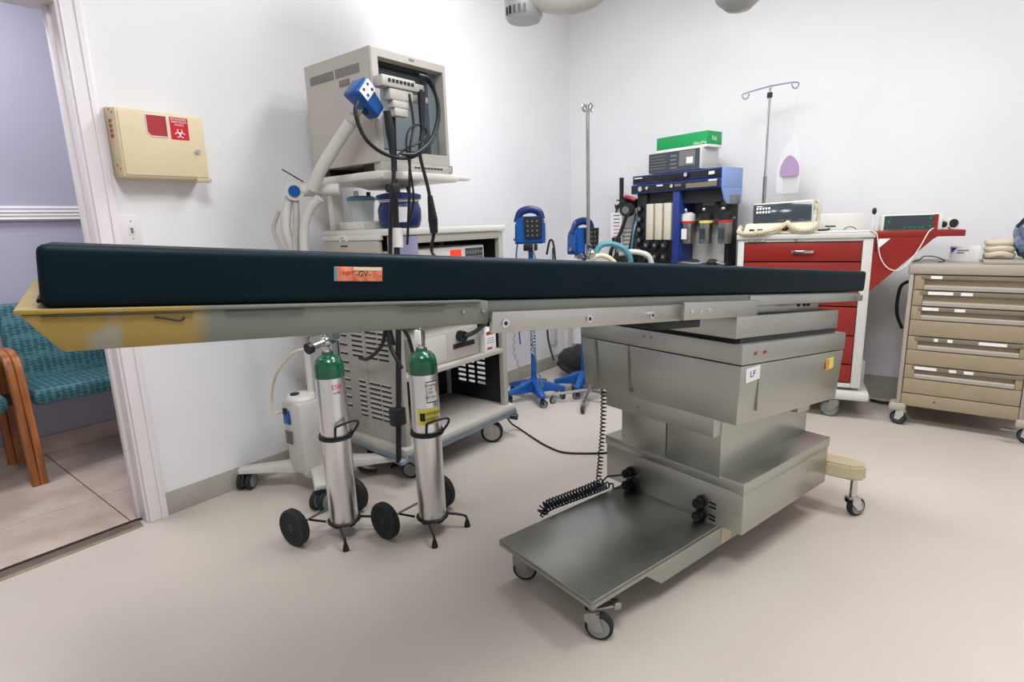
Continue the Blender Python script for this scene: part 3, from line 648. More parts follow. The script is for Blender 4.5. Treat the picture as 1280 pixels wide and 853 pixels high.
# upper frame and monitor shelf
for x, y in ((CX0+.02, CY0+.05), (CX0+.02, 2.1)): G().box(x-.02, x+.02, y-.03, y+.03, 1.198, 1.405, .004).out('upper_post', 'white', tr)
G().box(CX0-.02, CX1+.03, 1.59, 2.06, 1.405, 1.44, .012).out('monitor_shelf', 'white', tr)
g = G(); g.lathe([(0, -.03), (.09, -.028), (.14, -.012), (.155, 0), (0, 0)], (-2.12, 1.78, 1.405), 30); g.out('swivel_dish', 'putty', tr)
G().box(CX1-.05, CX1+.005, 2.04, 2.17, 1.418, 1.438, .008).out('side_tray', 'white', tr)
PC_G.out('power_cord', 'cable', tr)
# devices on the trolley
dv = thing('electrosurgical_unit', 'cream control unit with red display and keypad in the trolley bay', 'medical device', (-2.15, 2.03, .946))
G().box(-2.38, -1.985, 1.79, 2.29, .947, 1.10, .004).out('housing', 'white', dv)
F_ = frame((-1.984, 2.04, 1.03), (0, 1, 0), (0, 0, 1))
G(F_).box(-.24, .24, -.075, .065, 0, .003, .001).out('front_panel', 'white', dv)
G(F_).box(-.20, -.155, -.02, .03, .003, .010, .002).out('power_switch', 'ledg', dv)
G(F_).box(-.01, .07, .015, .055, .003, .005).out('display', 'ledr', dv)
G(F_).box(-.06, .09, -.055, .0, .003, .005).out('socket_panel', 'black', dv)
G(F_).box(.10, .235, -.06, .058, .003, .005, .001).out('keypad', 'screeng', dv)
for i in range(6):
    for j in range(4): G(F_).box(.107+.021*i, .121+.021*i, -.052+.027*j, -.036+.027*j, .005, .007).out('key', 'inkg', dv)
for i in range(5): G(F_).cyl((-.13+.03*i*.8, -.045, .003), (-.13+.03*i*.8, -.045, .012), .008, n=10).out('jack', 'black', dv)
dv = thing('video_recorder', 'putty coloured processor box with dark slot on the lower trolley shelf', 'medical device', (-2.15, 1.99, .525))
G().box(-2.37, -1.985, 1.74, 2.215, .526, .685, .006).out('housing', 'putty', dv)
G().box(-1.986, -1.982, 2.02, 2.18, .585, .61).out('slot', 'dark', dv)
G().cyl((-1.99, 2.07, .648), (-1.95, 2.07, .645), .028, n=18).out('plug', 'black', dv)
G().tube([(-1.95, 2.07, .648), (-1.93, 2.12, .66), (-1.95, 2.2, .672), (-1.97, 2.26, .68)], .012, 8, 5).out('plug_lead', 'black', dv)
G().box(-1.987, -1.983, 1.78, 1.97, .54, .67, .001).out('front_panel', 'whited', dv)
bx = thing('white_carton', 'small white carton with red print on the lower trolley shelf', 'carton', (-1.985, 2.28, .525))
G().box(-2.02, -1.955, 2.235, 2.325, .5245, .652, .002).out('carton', 'paper', bx)
F_ = frame((-1.9545, 2.28, .59), (0, 1, 0), (0, 0, 1)); G(F_).box(-.036, .036, .03, .048, 0, .0006).out('red_print', 'inkr', bx)
G(F_).box(-.03, .01, -.05, -.038, 0, .0006).out('red_print', 'inkr', bx)
for k in range(3): G(F_).box(-.03, .03, .008-.012*k, .011-.012*k, 0, .0006).out('print_line', 'inkg', bx)
cn = thing('suction_canister', 'dark blue suction canister with white label on the trolley worktop', 'canister', (-2.02, 1.76, 1.199))
G().lathe([(0, 1.199), (.078, 1.199), (.088, 1.207), (.096, 1.235), (.097, 1.28), (.09, 1.302), (.084, 1.312), (0, 1.312)], (-2.02, 1.76, 0), 32).out('jar', 'blued', cn)
G().lathe([(0, 1.3125), (.090, 1.3125), (.090, 1.325), (0, 1.325)], (-2.02, 1.76, 0), 32).out('white_band', 'whited', cn)
G().lathe([(0, 1.3255), (.1, 1.3255), (.1, 1.345), (.07, 1.353), (.02, 1.357), (0, 1.357)], (-2.02, 1.76, 0), 32).out('lid', 'blued', cn)
g = G(); t = bmesh.new(); n = 6
A0 = [t.verts.new((-2.02+.0955*math.cos(-.95+i*.12)*1.02, 1.76+.0975*math.sin(-.95+i*.12), 1.225)) for i in range(n)]; B0 = [t.verts.new((-2.02+.0958*math.cos(-.95+i*.12)*1.02, 1.76+.0978*math.sin(-.95+i*.12), 1.290)) for i in range(n)]
for i in range(n-1): t.faces.new([A0[i], A0[i+1], B0[i+1], B0[i]])
g._m(t); g.out('label', 'paper', cn)
g = G(); g.tube([(-2.02, 1.70, 1.357), (-2.02, 1.70, 1.385), (-2.02, 1.80, 1.39), (-2.02, 1.82, 1.357)], .006, 8, 3); g.out('carry_handle', 'screeng', cn)
jr = thing('glass_jar', 'clear jar with teal lid on the trolley left of the blue canister', 'jar', (-2.24, 1.73, 1.199))
G().box(-2.34, -2.16, 1.66, 1.80, 1.199, 1.235, .004).out('stand', 'white', jr)
G().lathe([(0, 1.236), (.052, 1.236), (.062, 1.33), (.058, 1.33), (.048, 1.24), (0, 1.24)], (-2.25, 1.73, 0), 24).out('glass', 'glass', jr)
G().lathe([(0, 1.331), (.068, 1.331), (.068, 1.345), (.05, 1.352), (0, 1.352)], (-2.25, 1.73, 0), 24).out('lid', 'teal', jr)
g = G(); g.cyl((-2.25, 1.70, 1.352), (-2.25, 1.70, 1.375), .012, n=10); g.out('port', 'chrome', jr)
g = G(); g.cyl((-2.22, 1.75, 1.352), (-2.22, 1.75, 1.37), .010, n=10); g.out('port', 'black', jr)
# monitor
mo = thing('video_monitor', 'boxy putty coloured video monitor on top of the equipment trolley', 'monitor', (-2.18, 1.82, 1.44))
MX0, MX1, MY0, MY1, MZ0, MZ1 = -2.42, -1.95, 1.604, 2.035, 1.475, 1.925
th = .022
g = G(); g.box(MX0, MX1-.049, MY0+.001, MY0+th, MZ0+.001, MZ1-.001); g.out('side_wall', 'putty', mo)
g = G(); g.box(MX0, MX1-.049, MY1-th, MY1-.001, MZ0+.001, MZ1-.001); g.out('side_wall', 'putty', mo)
g = G(); g.box(MX0, MX1-.049, MY0+.002, MY1-.002, MZ1-th, MZ1); g.out('top_cover', 'putty', mo)
g = G(); g.box(MX0, MX1-.049, MY0+.002, MY1-.002, MZ0, MZ0+.02); g.out('bottom_cover', 'putty', mo)
G().box(MX0, MX0+.02, MY0+.02, MY1-.02, MZ0+.02, MZ1-.02).out('back_cover', 'putty', mo)
g = G()     # bezel
a0, a1, b0, b1 = MY0, MY1, MZ0, MZ1; c0, c1, d0, d1 = MY0+.035, MY1-.022, MZ0+.05, MZ1-.035
t = bmesh.new(); R_ = []
for x, q in ((MX1-.05, (a0, a1, b0, b1)), (MX1-.005, (a0, a1, b0, b1)), (MX1, (a0+.005, a1-.005, b0+.005, b1-.005)), (MX1, (c0, c1, d0, d1)), (MX1-.05, (c0, c1, d0, d1))):
    R_.append([t.verts.new((x, y, z)) for y, z in ((q[0], q[2]), (q[1], q[2]), (q[1], q[3]), (q[0], q[3]))])
for i in range(5):
    A_, B_ = R_[i], R_[(i+1) % 5]
    for k in range(4): t.faces.new([A_[k], A_[(k+1) % 4], B_[(k+1) % 4], B_[k]])
g._m(t)
g.out('bezel', 'putty', mo)
g = G(); g.hexa([(MX1-.10, MY0+.05, MZ0+.07), (MX1-.10, MY1-.075, MZ0+.07), (MX1-.10, MY1-.075, MZ1-.05), (MX1-.10, MY0+.05, MZ1-.05), (MX1-.09, MY0+.05, MZ0+.07), (MX1-.09, MY1-.075, MZ0+.07), (MX1-.09, MY1-.075, MZ1-.05), (MX1-.09, MY0+.05, MZ1-.05)]); g.out('screen', 'screen', mo)
G().box(MX1-.095, MX1-.06, MY0+.03, MY0+.05, MZ0+.05, MZ1-.03).out('screen_mask', 'screen', mo)
G().box(MX1-.12, MX1-.05, MY1-.073, MY1-.022, MZ0+.05, MZ1-.035).out('control_door', 'screen', mo)
G().box(MX1-.10, MX1-.05, MY0+.035, MY1-.073, MZ1-.05, MZ1-.035).out('screen_mask', 'dark', mo)
G().box(MX1-.11, MX1-.095, MY0+.03, MY1-.02, MZ0+.045, MZ1-.03).out('screen_backing', 'dark', mo)
G().box(MX1-.045, MX1+.004, MY0+.01, MY1+.004, 1.442, 1.478, .004).out('button_strip', 'putty', mo)
for k in range(9): G().box(MX1+.004, MX1+.008, 1.80+.02*k, 1.812+.02*k, 1.458, 1.464).out('button', 'ink', mo)
g = G(); g.tube([(MX1+.004, MY1-.015, 1.447), (MX1+.022, MY1-.015, 1.447), (MX1+.022, MY1-.015, 1.476), (MX1+.004, MY1-.015, 1.476)], .0025, 6, 1); g.out('front_handle', 'zinc', mo)
G().box(MX1, MX1+.001, 1.81, 1.84, MZ1-.022, MZ1-.012).out('badge', 'inkg', mo)
for k in range(4):
    for j in range(4): pass
g = G()
for k in range(34): g.box(MX0+.04+.0105*k, MX0+.045+.0105*k, MY0-.0012, MY0, MZ1-.088, MZ1-.052) if k != 17 else None
g.out('vent_grille', 'inkg', mo, kind='stuff')
G().box(-2.17, -2.10, MY0-.0018, MY0+.001, MZ1-.125, MZ1-.100).out('side_recess', 'holder', mo)
G().box(MX0+.03, MX0+.08, MY0+.03, MY1-.05, 1.44, 1.476).out('foot', 'dark', mo)
G().box(MX1-.14, MX1-.06, MY0+.03, MY1-.05, 1.44, 1.476).out('foot', 'dark', mo)

# cable pole with scope holder and cables
cp = thing('cable_pole', 'slim black pole with a putty scope hanger at its top, on the trolley corner', 'pole stand', (-1.885, 1.57, .15))
G().tube([(-1.9, 1.545, .165), (-1.885, 1.60, .9), (-1.875, 1.635, 1.70)], .0125, 10, 1).out('pole', 'black', cp)
G().box(-1.92, -1.87, 1.525, 1.585, .34, .42, .006).out('clamp_block', 'black', cp)
G().box(-1.925, -1.87, 1.54, 1.57, .155, .175, .004).out('foot_bracket', 'lilac', cp)
G().box(-1.95, -1.86, 1.605, 1.655, 1.40, 1.43, .004).out('upper_bracket', 'whited', cp)
G().cyl((-1.88, 1.613, 1.12), (-1.88, 1.618, 1.2), .024, n=18).out('collar', 'white', cp)
F_ = frame((-1.845, 1.64, 1.72), (0, 1, 0), (0, 0, 1))
G(F_).box(-.10, .075, .022, .064, -.03, .03, .006).out('hanger_bar', 'putty', cp)
G(F_).box(-.06, .065, -.022, .022, -.022, .024, .006).out('hanger_body', 'putty', cp)
G(F_).box(-.045, .045, -.05, -.02, -.018, .022, .005).out('hanger_clamp', 'putty', cp)
G(F_).box(-.036, .036, -.08, -.048, -.014, .02, .004).out('hanger_clamp', 'putty', cp)
G(F_).box(.07, .15, -.012, .012, -.02, .02, .004).out('hook_arm', 'putty', cp)
G(F_).box(.07, .13, .025, .058, -.02, .02, .004).out('hook_arm', 'putty', cp)
for k in range(7): G(F_).box(-.07+.02*k, -.058+.02*k, .04, .052, .03, .033).out('hanger_slot', 'ink', cp)
def cable(pts, r, label, name='cable', m='cable', extra=None, n=8):
    g = G(); g.tube(pts, r, n, 5)
    if extra: extra(g)
    return solo(g, name, m, label, 'cable')
cable([(-1.80, 1.735, 1.79), (-1.8, 1.775, 1.785), (-1.8, 1.812, 1.74), (-1.8, 1.824, 1.69), (-1.8, 1.815, 1.63), (-1.8, 1.779, 1.562), (-1.8, 1.701, 1.50), (-1.8, 1.611, 1.474), (-1.8, 1.51, 1.485), (-1.8, 1.437, 1.523), (-1.8, 1.402, 1.574), (-1.8, 1.39, 1.628), (-1.805, 1.41, 1.66)], .0075, 'thick black cable looping from the hanger down to the blue lamp head')
cable([(-1.79, 1.713, 1.802), (-1.785, 1.769, 1.79), (-1.785, 1.803, 1.71), (-1.785, 1.795, 1.633), (-1.785, 1.746, 1.55), (-1.785, 1.66, 1.495), (-1.80, 1.60, 1.49)], .007, 'inner black cable loop beside the monitor bezel')
cable([(-1.82, 1.582, 1.478), (-1.81, 1.636, 1.513), (-1.80, 1.70, 1.543), (-1.8, 1.743, 1.575), (-1.8, 1.736, 1.603), (-1.8, 1.692, 1.61), (-1.8, 1.647, 1.585), (-1.8, 1.629, 1.537), (-1.8, 1.633, 1.482), (-1.81, 1.652, 1.408), (-1.82, 1.666, 1.312), (-1.85, 1.656, 1.211)], .0045, 'thin black cable with a small loop below the hanger')
cable([(-1.8, 1.546, 1.64), (-1.8, 1.547, 1.5), (-1.805, 1.56, 1.449), (-1.81, 1.55, 1.35), (-1.83, 1.545, 1.25), (-1.85, 1.545, 1.09)], .0085, 'black camera cable hanging left of the pole', extra=lambda g: (g.cyl((-1.795, 1.535, 1.645), (-1.8, 1.548, 1.57), .014, .018, 12), g.cyl((-1.8, 1.548, 1.57), (-1.8, 1.552, 1.48), .018, .007, 12), g.box(-1.825, -1.79, 1.535, 1.575, 1.33, 1.375, .008)))
cable([(-1.8, 1.729, 1.75), (-1.8, 1.724, 1.62), (-1.8, 1.70, 1.505), (-1.8, 1.716, 1.427), (-1.8, 1.737, 1.346), (-1.81, 1.765, 1.2), (-1.86, 1.79, 1.10), (-1.95, 1.90, 1.06), (-1.975, 1.93, 1.05)], .0075, 'black instrument cable with a thick handpiece ending at the control unit', extra=lambda g: (g.cyl((-1.8, 1.729, 1.74), (-1.8, 1.722, 1.60), .018, .010, 12), g.cyl((-1.80, 1.742, 1.33), (-1.807, 1.758, 1.235), .011, .020, 12), g.cyl((-1.807, 1.758, 1.235), (-1.815, 1.768, 1.175), .021, .017, 12)))
cable([(-1.82, 1.68, 1.73), (-1.81, 1.684, 1.613), (-1.8, 1.648, 1.517), (-1.81, 1.640, 1.375), (-1.83, 1.638, 1.23), (-1.86, 1.65, 1.13)], .0055, 'slim black cable close to the pole on the right')
cable([(-2.20, 1.605, .60), (-2.116, 1.59, .61), (-1.99, 1.57, .685), (-1.93, 1.55, .76), (-1.90, 1.545, .86)], .009, 'black hose draped across the trolley louvres', 'hose')
cable([(-1.93, 1.56, .80), (-1.915, 1.56, .70), (-1.88, 1.56, .645), (-1.86, 1.57, .60)], .009, 'black hose dropping beside the pole over the louvres', 'hose')
cable([(-1.84, 1.52, .72), (-1.82, 1.49, .80), (-1.79, 1.50, .815), (-1.765, 1.53, .77), (-1.77, 1.56, .68)], .008, 'black hose arching over the valve of the labelled cylinder', 'hose')
g = G(); g.tube(helix([(-1.93, 2.47, .72), (-1.93, 2.45, .50), (-1.92, 2.47, .42), (-1.91, 2.50, .28)], .006, .04, .002), .002, 5, 1)
solo(g, 'coiled_lead', 'inkg', 'thin grey wavy lead hanging at the right side of the trolley', 'cord')
fl = thing('floor_hose', 'black hose coiled on the floor under the trolley', 'hose', (-2.2, 1.75, 0)); g = G(); g.arc((-2.25, 1.7, .02), .10, .009, 0, 5.5, k=30); g.out('hose', 'cable', fl)

# ------------------------------------------------------------------ mobile arm stand with blue head and canister
st = thing('mobile_arm_stand', 'white mobile stand with curved arms and a blue headed arm beside the trolley', 'mobile stand', (-2.30, 1.40, 0))
HX, HY = -2.31, 1.40
legs = [(-2.57, 1.165), (-2.10, 1.27), (-2.03, 1.72), (-2.50, 1.60)]
g = G()
for lx, ly in legs:
    d = Vector((lx-HX, ly-HY, 0)); L_ = d.length; F_ = TR((HX, HY, 0)) @ RZ(math.atan2(d.y, d.x))
    w0 = .05
    g.hexa([(0, -w0, .085), (L_*.6, -.034, .088), (L_*.6, .034, .088), (0, w0, .085), (0, -w0, .14), (L_*.6, -.032, .125), (L_*.6, .032, .125), (0, w0, .14)], .008, F_)
    g.hexa([(L_*.55, -.034, .088), (L_*1.06, -.03, .09), (L_*1.06, .03, .09), (L_*.55, .034, .088), (L_*.55, -.032, .127), (L_*1.06, -.026, .115), (L_*1.06, .026, .115), (L_*.55, .032, .127)], .008, F_)
g.cyl((HX, HY, .07), (HX, HY, .155), .075, n=28); g.out('base', 'whited', st)
for i, (lx, ly) in enumerate(legs): castor(st, (lx, ly), .1, .042, (2.2, -1.2, .4, 2.9)[i], 'black', 'rubber', 'hub', wd=.022, twin=True, off=.012)
G().cyl((HX, HY, .15), (HX, HY, 1.10), .016, n=16).out('column', 'whited', st)
g = G(); g.cyl((HX-.11, HY-.02, .735), (HX+.06, HY-.02, .735), .006, n=10); g.box(HX-.11, HX+.08, HY-.04, HY+.03, .740, .746, .002); g.out('basket_rail', 'zinc', st)
g = G(); g.hexa([(-2.385, 1.295, .10), (-2.245, 1.295, .10), (-2.245, 1.40, .10), (-2.385, 1.40, .10), (-2.39, 1.285, .445), (-2.24, 1.285, .445), (-2.24, 1.41, .445), (-2.39, 1.41, .445)], .015); 
g.out('pump_housing', 'whited', st)
g = G(); g.lathe([(0, .44), (.066, .44), (.068, .455), (.06, .470), (0, .474)], (-2.315, 1.35, 0), 24); g.out('pump_top', 'white', st)
G().cyl((-2.325, 1.325, .471), (-2.325, 1.325, .478), .02, n=16).out('opening', 'dark', st)
g = G(); g.box(-2.362, -2.318, 1.277, 1.292, .34, .405, .003); g.out('power_inlet', 'blue', st)
G().box(-2.357, -2.333, 1.273, 1.284, .385, .415, .003).out('inlet_plug', 'black', st)
for k in range(6): G().box(-2.366, -2.316, 1.279, 1.286, .245+.011*k, .250+.011*k).out('vent_slot', 'inkg', st)
G().tube([(-2.35, 1.272, .40), (-2.385, 1.25, .40), (-2.37, 1.24, .48), (-2.27, 1.22, .60), (-2.02, 1.16, .73), (-1.86, 1.125, .775)], .006, 8, 6).out('supply_tube', 'beigec', st)
# curved side arms behind the table
G().tube([(HX, HY, 1.05), (HX+.005, HY-.015, 1.12), (HX-.0, HY-.035, 1.21), (HX+.0, HY-.02, 1.30), (HX+.01, HY, 1.36)], .019, 12, 5).out('curved_tube', 'whited', st)
G().tube([(HX+.07, HY-.0, 1.05), (HX+.075, HY-.005, 1.13), (HX+.085, HY+.0, 1.22), (HX+.11, HY+.02, 1.29), (HX+.15, HY+.045, 1.335)], .019, 12, 5).out('curved_tube', 'whited', st)
G().tube([(HX-.03, HY-.03, 1.08), (HX-.055, HY-.05, 1.16), (HX-.065, HY-.055, 1.22), (HX-.04, HY-.035, 1.29)], .009, 10, 5).out('spring_tube', 'putty', st)
G().tube([(HX+.03, HY-.01, .85), (HX+.02, HY-.01, 1.0), (HX+.03, HY-.02, 1.12), (HX+.03, HY-.0, 1.25), (HX+.025, HY+.01, 1.34)], .014, 12, 5).out('curved_tube', 'putty', st)
cam_dir = Vector((.80, -.55, -.1)).normalized()
Jc = Vector((-2.285, 1.41, 1.372))
G().cyl(Jc-cam_dir*.035, Jc+cam_dir*.03, .040, n=28).out('joint', 'whited', st)
G().cyl(Jc+cam_dir*.03, Jc+cam_dir*.036, .024, n=24).out('joint_cap', 'blue', st)
G().cyl(Jc, Jc+Vector((.14, .13, .0)), .026, n=18).out('knuckle', 'whited', st)
G().tube([Jc+Vector((-.03, -.03, .09)), Jc+Vector((.04, .02, .035))], .003, 6, 1).out('pin', 'black', st)
E1 = Vector((-1.98, 1.515, 1.635))
G().tube([Jc+Vector((.10, .02, .0)), Jc+Vector((.15, .04, .08)), (-2.05, 1.49, 1.56), E1], .026, 16, 4).out('upper_arm', 'whited', st)
g = G(); g.ball(E1, .03); g.tube([E1, E1+Vector((.05, .0, .03)), (-1.90, 1.52, 1.66)], .016, 10, 3); g.out('wrist_joint', 'putty', st)
# blue head: tapered box pointing up-left
F_ = frame((-1.895, 1.515, 1.70), (0, .62, -.55), (.0, .55, .62)) 
hd = G(F_); hd.hexa([(-.065, -.045, -.045), (.075, -.032, -.035), (.075, .030, -.035), (-.065, .045, -.045), (-.065, -.045, .045), (.075, -.032, .03), (.075, .030, .03), (-.065, .045, .045)], .014, seg=3); h_ = hd.out('lamp_head', 'bluel' if 0 else 'blue', st)
G(F_).box(-.055, -.005, -.03, .038, .0445, .0465, .001).out('keypad_label', 'paper', h_)
for a_, b_ in ((-.043, .02), (-.043, -.01), (-.018, .02), (-.018, -.012)): G(F_).cyl((a_, b_, .046), (a_, b_, .048), .006, n=10).out('key', 'inkb', h_)
G(F_).box(.072, .085, -.03, .028, -.03, .026, .003).out('head_collar', 'putty', h_)
G(F_).cyl((.03, -.0405, 0), (.03, -.046, 0), .012, n=14).out('lens', 'black', h_)

# ------------------------------------------------------------------ vital signs monitors on blue roller stands
CAMH = HEAD
def vitals(px, py, z0, face, lab, labs, h=.21, wd=.20, screen=True):
    F = TR((px, py, 0)) @ RZ(face)                      # local -y faces the room
    m = thing('vital_signs_monitor', lab, 'medical monitor', (px, py, z0), face, 'blue vital signs monitors')
    g = G(F)
    prof = [(-.5, .04), (-.47, .0), (.47, .0), (.5, .05), (.50, .66), (.38, .84), (-.32, .84), (-.47, .66)]
    g.prism([(x*wd, z0+z*h) for x, z in prof], -.06, .05, M=frame((0, 0, 0), (1, 0, 0), (0, 0, 1)), bev=.012); g.out('housing', 'blue', m)
    g = G(F); g.tube([(-.42*wd, 0, z0+.66*h), (-.31*wd, 0, z0+.95*h), (-.1*wd, 0, z0+1.04*h), (.12*wd, 0, z0+1.04*h), (.31*wd, 0, z0+.95*h), (.38*wd, 0, z0+.74*h)], .016, 10, 5, flat=1.6); g.out('handle', 'blued', m)
    if screen:
        F2 = F @ frame((.10*wd, -.0605, z0+.46*h), (1, 0, 0), (0, 0, 1))
        g = G(F2); g.prism([(-.055, .075), (-.045, -.06), (.06, -.06), (.066, .075)], 0, .006); g.out('display_face', 'black', m)
        g = G(F2); 
        for i in range(3):
            for j in range(4): g.cyl((-.03+.03*i, -.042+.03*j, .006), (-.03+.03*i, -.042+.03*j, .009), .006, n=8)
        g.out('buttons', 'inkg', m, kind='stuff')
    g = G(F); g.cyl((-wd*.5-.012, 0, z0+.16*h), (-wd*.5+.01, 0, z0+.16*h), .012, n=10); g.out('side_connector', 'zinc', m)
    s = thing('roller_stand', labs, 'roller stand', (px, py, 0), face, 'blue roller stands')
    G(F).cyl((0, 0, .10), (0, 0, z0-.04), .0185, .0165, n=18).out('pole', 'blue', s)
    G(F).box(-.045, .045, -.04, .04, z0-.045, z0-.003, .006).out('mount_plate', 'black', s)
    G(F).lathe([(0, .06), (.055, .062), (.06, .085), (.035, .115), (.022, .16), (0, .16)], n=24).out('hub', 'blue', s)
    for k in range(5):
        a = -PI/2+.35+k*2*PI/5; F3 = F @ RZ(a)
        g = G(F3); g.hexa([(.0, -.03, .06), (.215, -.022, .066), (.215, .022, .066), (.0, .03, .06), (.0, -.026, .155), (.215, -.018, .090), (.215, .018, .090), (.0, .026, .155)], .006); g.out('leg', 'blue', s)
        castor(s, (.20, 0), .065, .026, 1.1+k, 'black', 'rubber', 'hub', wd=.02, off=.008, F=F3)
    text('DINAMAP', .045, F @ frame((0, -.0195, .42), (0, 0, -1), (1, 0, 0)), 'paper', s)
    return F, s
vitals(-2.235, 3.05, 1.07, CAMH-.12, 'blue monitor with carry handle and dark keypad, left of the silver drip pole', 'blue five legged roller stand under the left blue monitor')
vitals(-2.045, 3.40, .985, CAMH+.55, 'blue monitor turned aside, just behind the silver drip pole', 'blue roller stand half hidden behind the table housing')
for (pts, r, m, lab) in (
    ([(-2.19, 3.02, 1.07), (-2.17, 3.0, 1.0), (-2.13, 3.02, .85), (-2.17, 3.02, .7), (-2.22, 3.0, .55), (-2.16, 2.98, .3), (-2.12, 2.99, .12)], .006, 'inkg', 'grey tube hanging from the left blue monitor to the floor legs'),
    ([(-2.10, 3.04, 1.0), (-2.08, 3.05, 1.09), (-2.05, 3.05, 1.05), (-2.05, 3.06, .8), (-2.12, 3.06, .5), (-2.06, 3.04, .3)], .007, 'cable', 'black arched hose between the two blue monitors'),
    ([(-2.30, 3.0, 1.09), (-2.31, 2.99, .98), (-2.28, 2.98, .8), (-2.30, 2.98, .55), (-2.29, 2.98, .4)], .005, 'blue', 'thin blue lead left of the blue pole')):
    g = G(); g.tube(pts, r, 8, 5); solo(g, 'tube', m, lab, 'tube')
for i in range(5):
    pass
# silver drip pole in front of the corner
def drip_pole(px, py, H, face, label, R=.26, hooks=True, legs=5, a0=0, base='zinc'):
    F = TR((px, py, 0)) @ RZ(face)
    s = thing('drip_pole', label, 'IV pole', (px, py, 0), face)
    G(F).cyl((0, 0, .07), (0, 0, 1.02), .0125, n=14).out('lower_tube', base, s)
    G(F).cyl((0, 0, 1.0), (0, 0, H), .0115, n=12).out('upper_tube', base, s)
    G(F).cyl((0, 0, .99), (0, 0, 1.06), .02, n=14).out('height_collar', 'chrome', s)
    G(F).cyl((0, -.015, 1.04), (0, -.05, 1.045), .012, n=12).out('clamp_knob', 'black', s)
    for k in range(legs):
        a = a0+k*2*PI/legs; F3 = F @ RZ(a)
        g = G(F3); g.tube([(0, 0, .085), (R*.5, 0, .075), (R, 0, .062)], .011, 8, 2); g.out('leg', base, s)
        castor(s, (R, 0), .058, .024, k*1.7, base, 'rubber', 'hub', wd=.018, off=.008, F=F3)
    return F, s
F, s = drip_pole(-1.885, 3.20, 1.90, CAMH, 'silver drip pole with curled hooks standing before the corner', R=.24, a0=-PI/2-.3)
for a in range(4):
    F3 = F @ RZ(a*PI/2+.5); g = G(F3); g.tube([(0, 0, 1.85), (.012, 0, 1.88), (.028, 0, 1.905), (.042, 0, 1.89), (.035, 0, 1.865), (.022, 0, 1.87)], .0035, 6, 4); g.out('hook', 'zinc', s)
g = G(F); g.cyl((0, 0, .96), (0, 0, .93), .018, n=12); g.out('collar', 'white', s)
# corrugated breathing hose hanging by the drip pole
bh = thing('breathing_hose', 'teal and clear corrugated breathing hose bundled beside the drip pole', 'hose', (-1.84, 3.24, 1.0))
g = G(); g.tube([(-1.86, 3.235, .98), (-1.83, 3.26, 1.045), (-1.77, 3.30, 1.055), (-1.70, 3.34, 1.02), (-1.67, 3.37, .94), (-1.70, 3.36, .86)], .018, 12, 6); g.out('hose', 'teal', bh)
g = G(); g.tube([(-1.87, 3.20, .96), (-1.82, 3.23, .985), (-1.77, 3.26, .97), (-1.73, 3.29, .92), (-1.70, 3.31, .85)], .015, 12, 6); g.out('hose', 'beigec', bh)
g = G(); g.tube([(-1.74, 3.34, .99), (-1.66, 3.39, 1.0), (-1.58, 3.44, .97), (-1.56, 3.46, .88)], .017, 12, 6); g.out('hose', 'whited', bh)
g = G(); g.tube([(-1.905, 3.17, .99), (-1.94, 3.14, .96), (-2.0, 3.12, .92), (-2.04, 3.10, .87), (-2.0, 3.1, .82)], .022, 10, 6); g.out('hose', 'clear', bh)
G().ball((-1.86, 3.20, 1.0), .028).out('connector', 'chrome', bh)
G().ball((-1.96, 3.14, .93), .055, (1.6, 1, .8)).out('mask_bag', 'film', bh)
# power strip and pale post near the corner, grey box
ps = thing('power_strip', 'pale grey power strip fixed low on the left wall near the room corner', 'power strip', (XL, 3.86, .2)); G(frame((XL+.018, 3.86, .30), (0, 1, 0), (0, 0, 1))).box(-.03, .03, -.10, .10, -.015, .015, .004).out('body', 'whited', ps)
G().tube([(XL+.018, 3.86, .40), (XL+.016, 3.86, .62), (XL+.012, 3.87, 1.0)], .005, 6, 3).out('cord', 'cable', ps)
# ------------------------------------------------------------------ anaesthesia machine (frame: x along its front, -y towards the room)
FA = TR(Av*3.35) @ RZ(YB)
an = thing('anaesthesia_machine', 'dark blue anaesthesia machine with vaporizers and flow tubes in the corner', 'medical machine', FA @ Vector((-2.46, .12, 0)), YB)
G(FA).box(-2.83, -2.10, .0, .235, 1.452, 1.512, .004).out('upper_console', 'bluef', an)
G(FA).box(-2.815, -2.115, -.004, .0, 1.462, 1.503).out('console_face', 'ink', an)
G(FA).box(-2.835, -2.10, -.01, .235, 1.386, 1.448, .004).out('lower_console', 'bluef', an)
G(FA).box(-2.825, -2.115, -.014, -.009, 1.394, 1.442).out('console_face', 'dark', an)
G(FA).box(-2.10, -2.09, -.01, .22, 1.386, 1.512, .003).out('end_cheek', 'bluel', an)
G(FA).prism([(-.01, 1.386), (.22, 1.386), (.22, 1.285), (.05, 1.285), (.02, 1.31)], -2.10, -2.09, M=frame((0, 0, 0), (0, 1, 0), (0, 0, 1))).out('end_bracket', 'bluel', an)
for x, z, r_ in ((-2.74, 1.418, .018), (-2.68, 1.42, .012), (-2.36, 1.485, .013), (-2.47, 1.42, .012)):
    G(FA).cyl((x, -.014, z), (x, -.026, z), r_, n=16).out('dial', 'chrome', an)
for x0, x1, z0, z1, m in ((-2.80, -2.73, 1.49, 1.498, 'paper'), (-2.60, -2.55, 1.426, 1.436, 'paper'), (-2.19, -2.15, 1.472, 1.492, 'paper'), (-2.19, -2.13, 1.43, 1.442, 'white'), (-2.36, -2.13, 1.398, 1.428, 'holder'), (-2.52, -2.36, 1.466, 1.49, 'ink'), (-2.45, -2.40, 1.415, 1.43, 'inkg')):
    G(FA).box(x0, x1, -.017, -.013, z0, z1).out('console_plate', m, an)
G(FA).box(-2.80, -2.12, .19, .225, .35, 1.386).out('back_panel', 'panel', an)
G(FA).box(-2.80, -2.715, .02, .19, .88, 1.386, .003).out('side_column', 'dark', an)
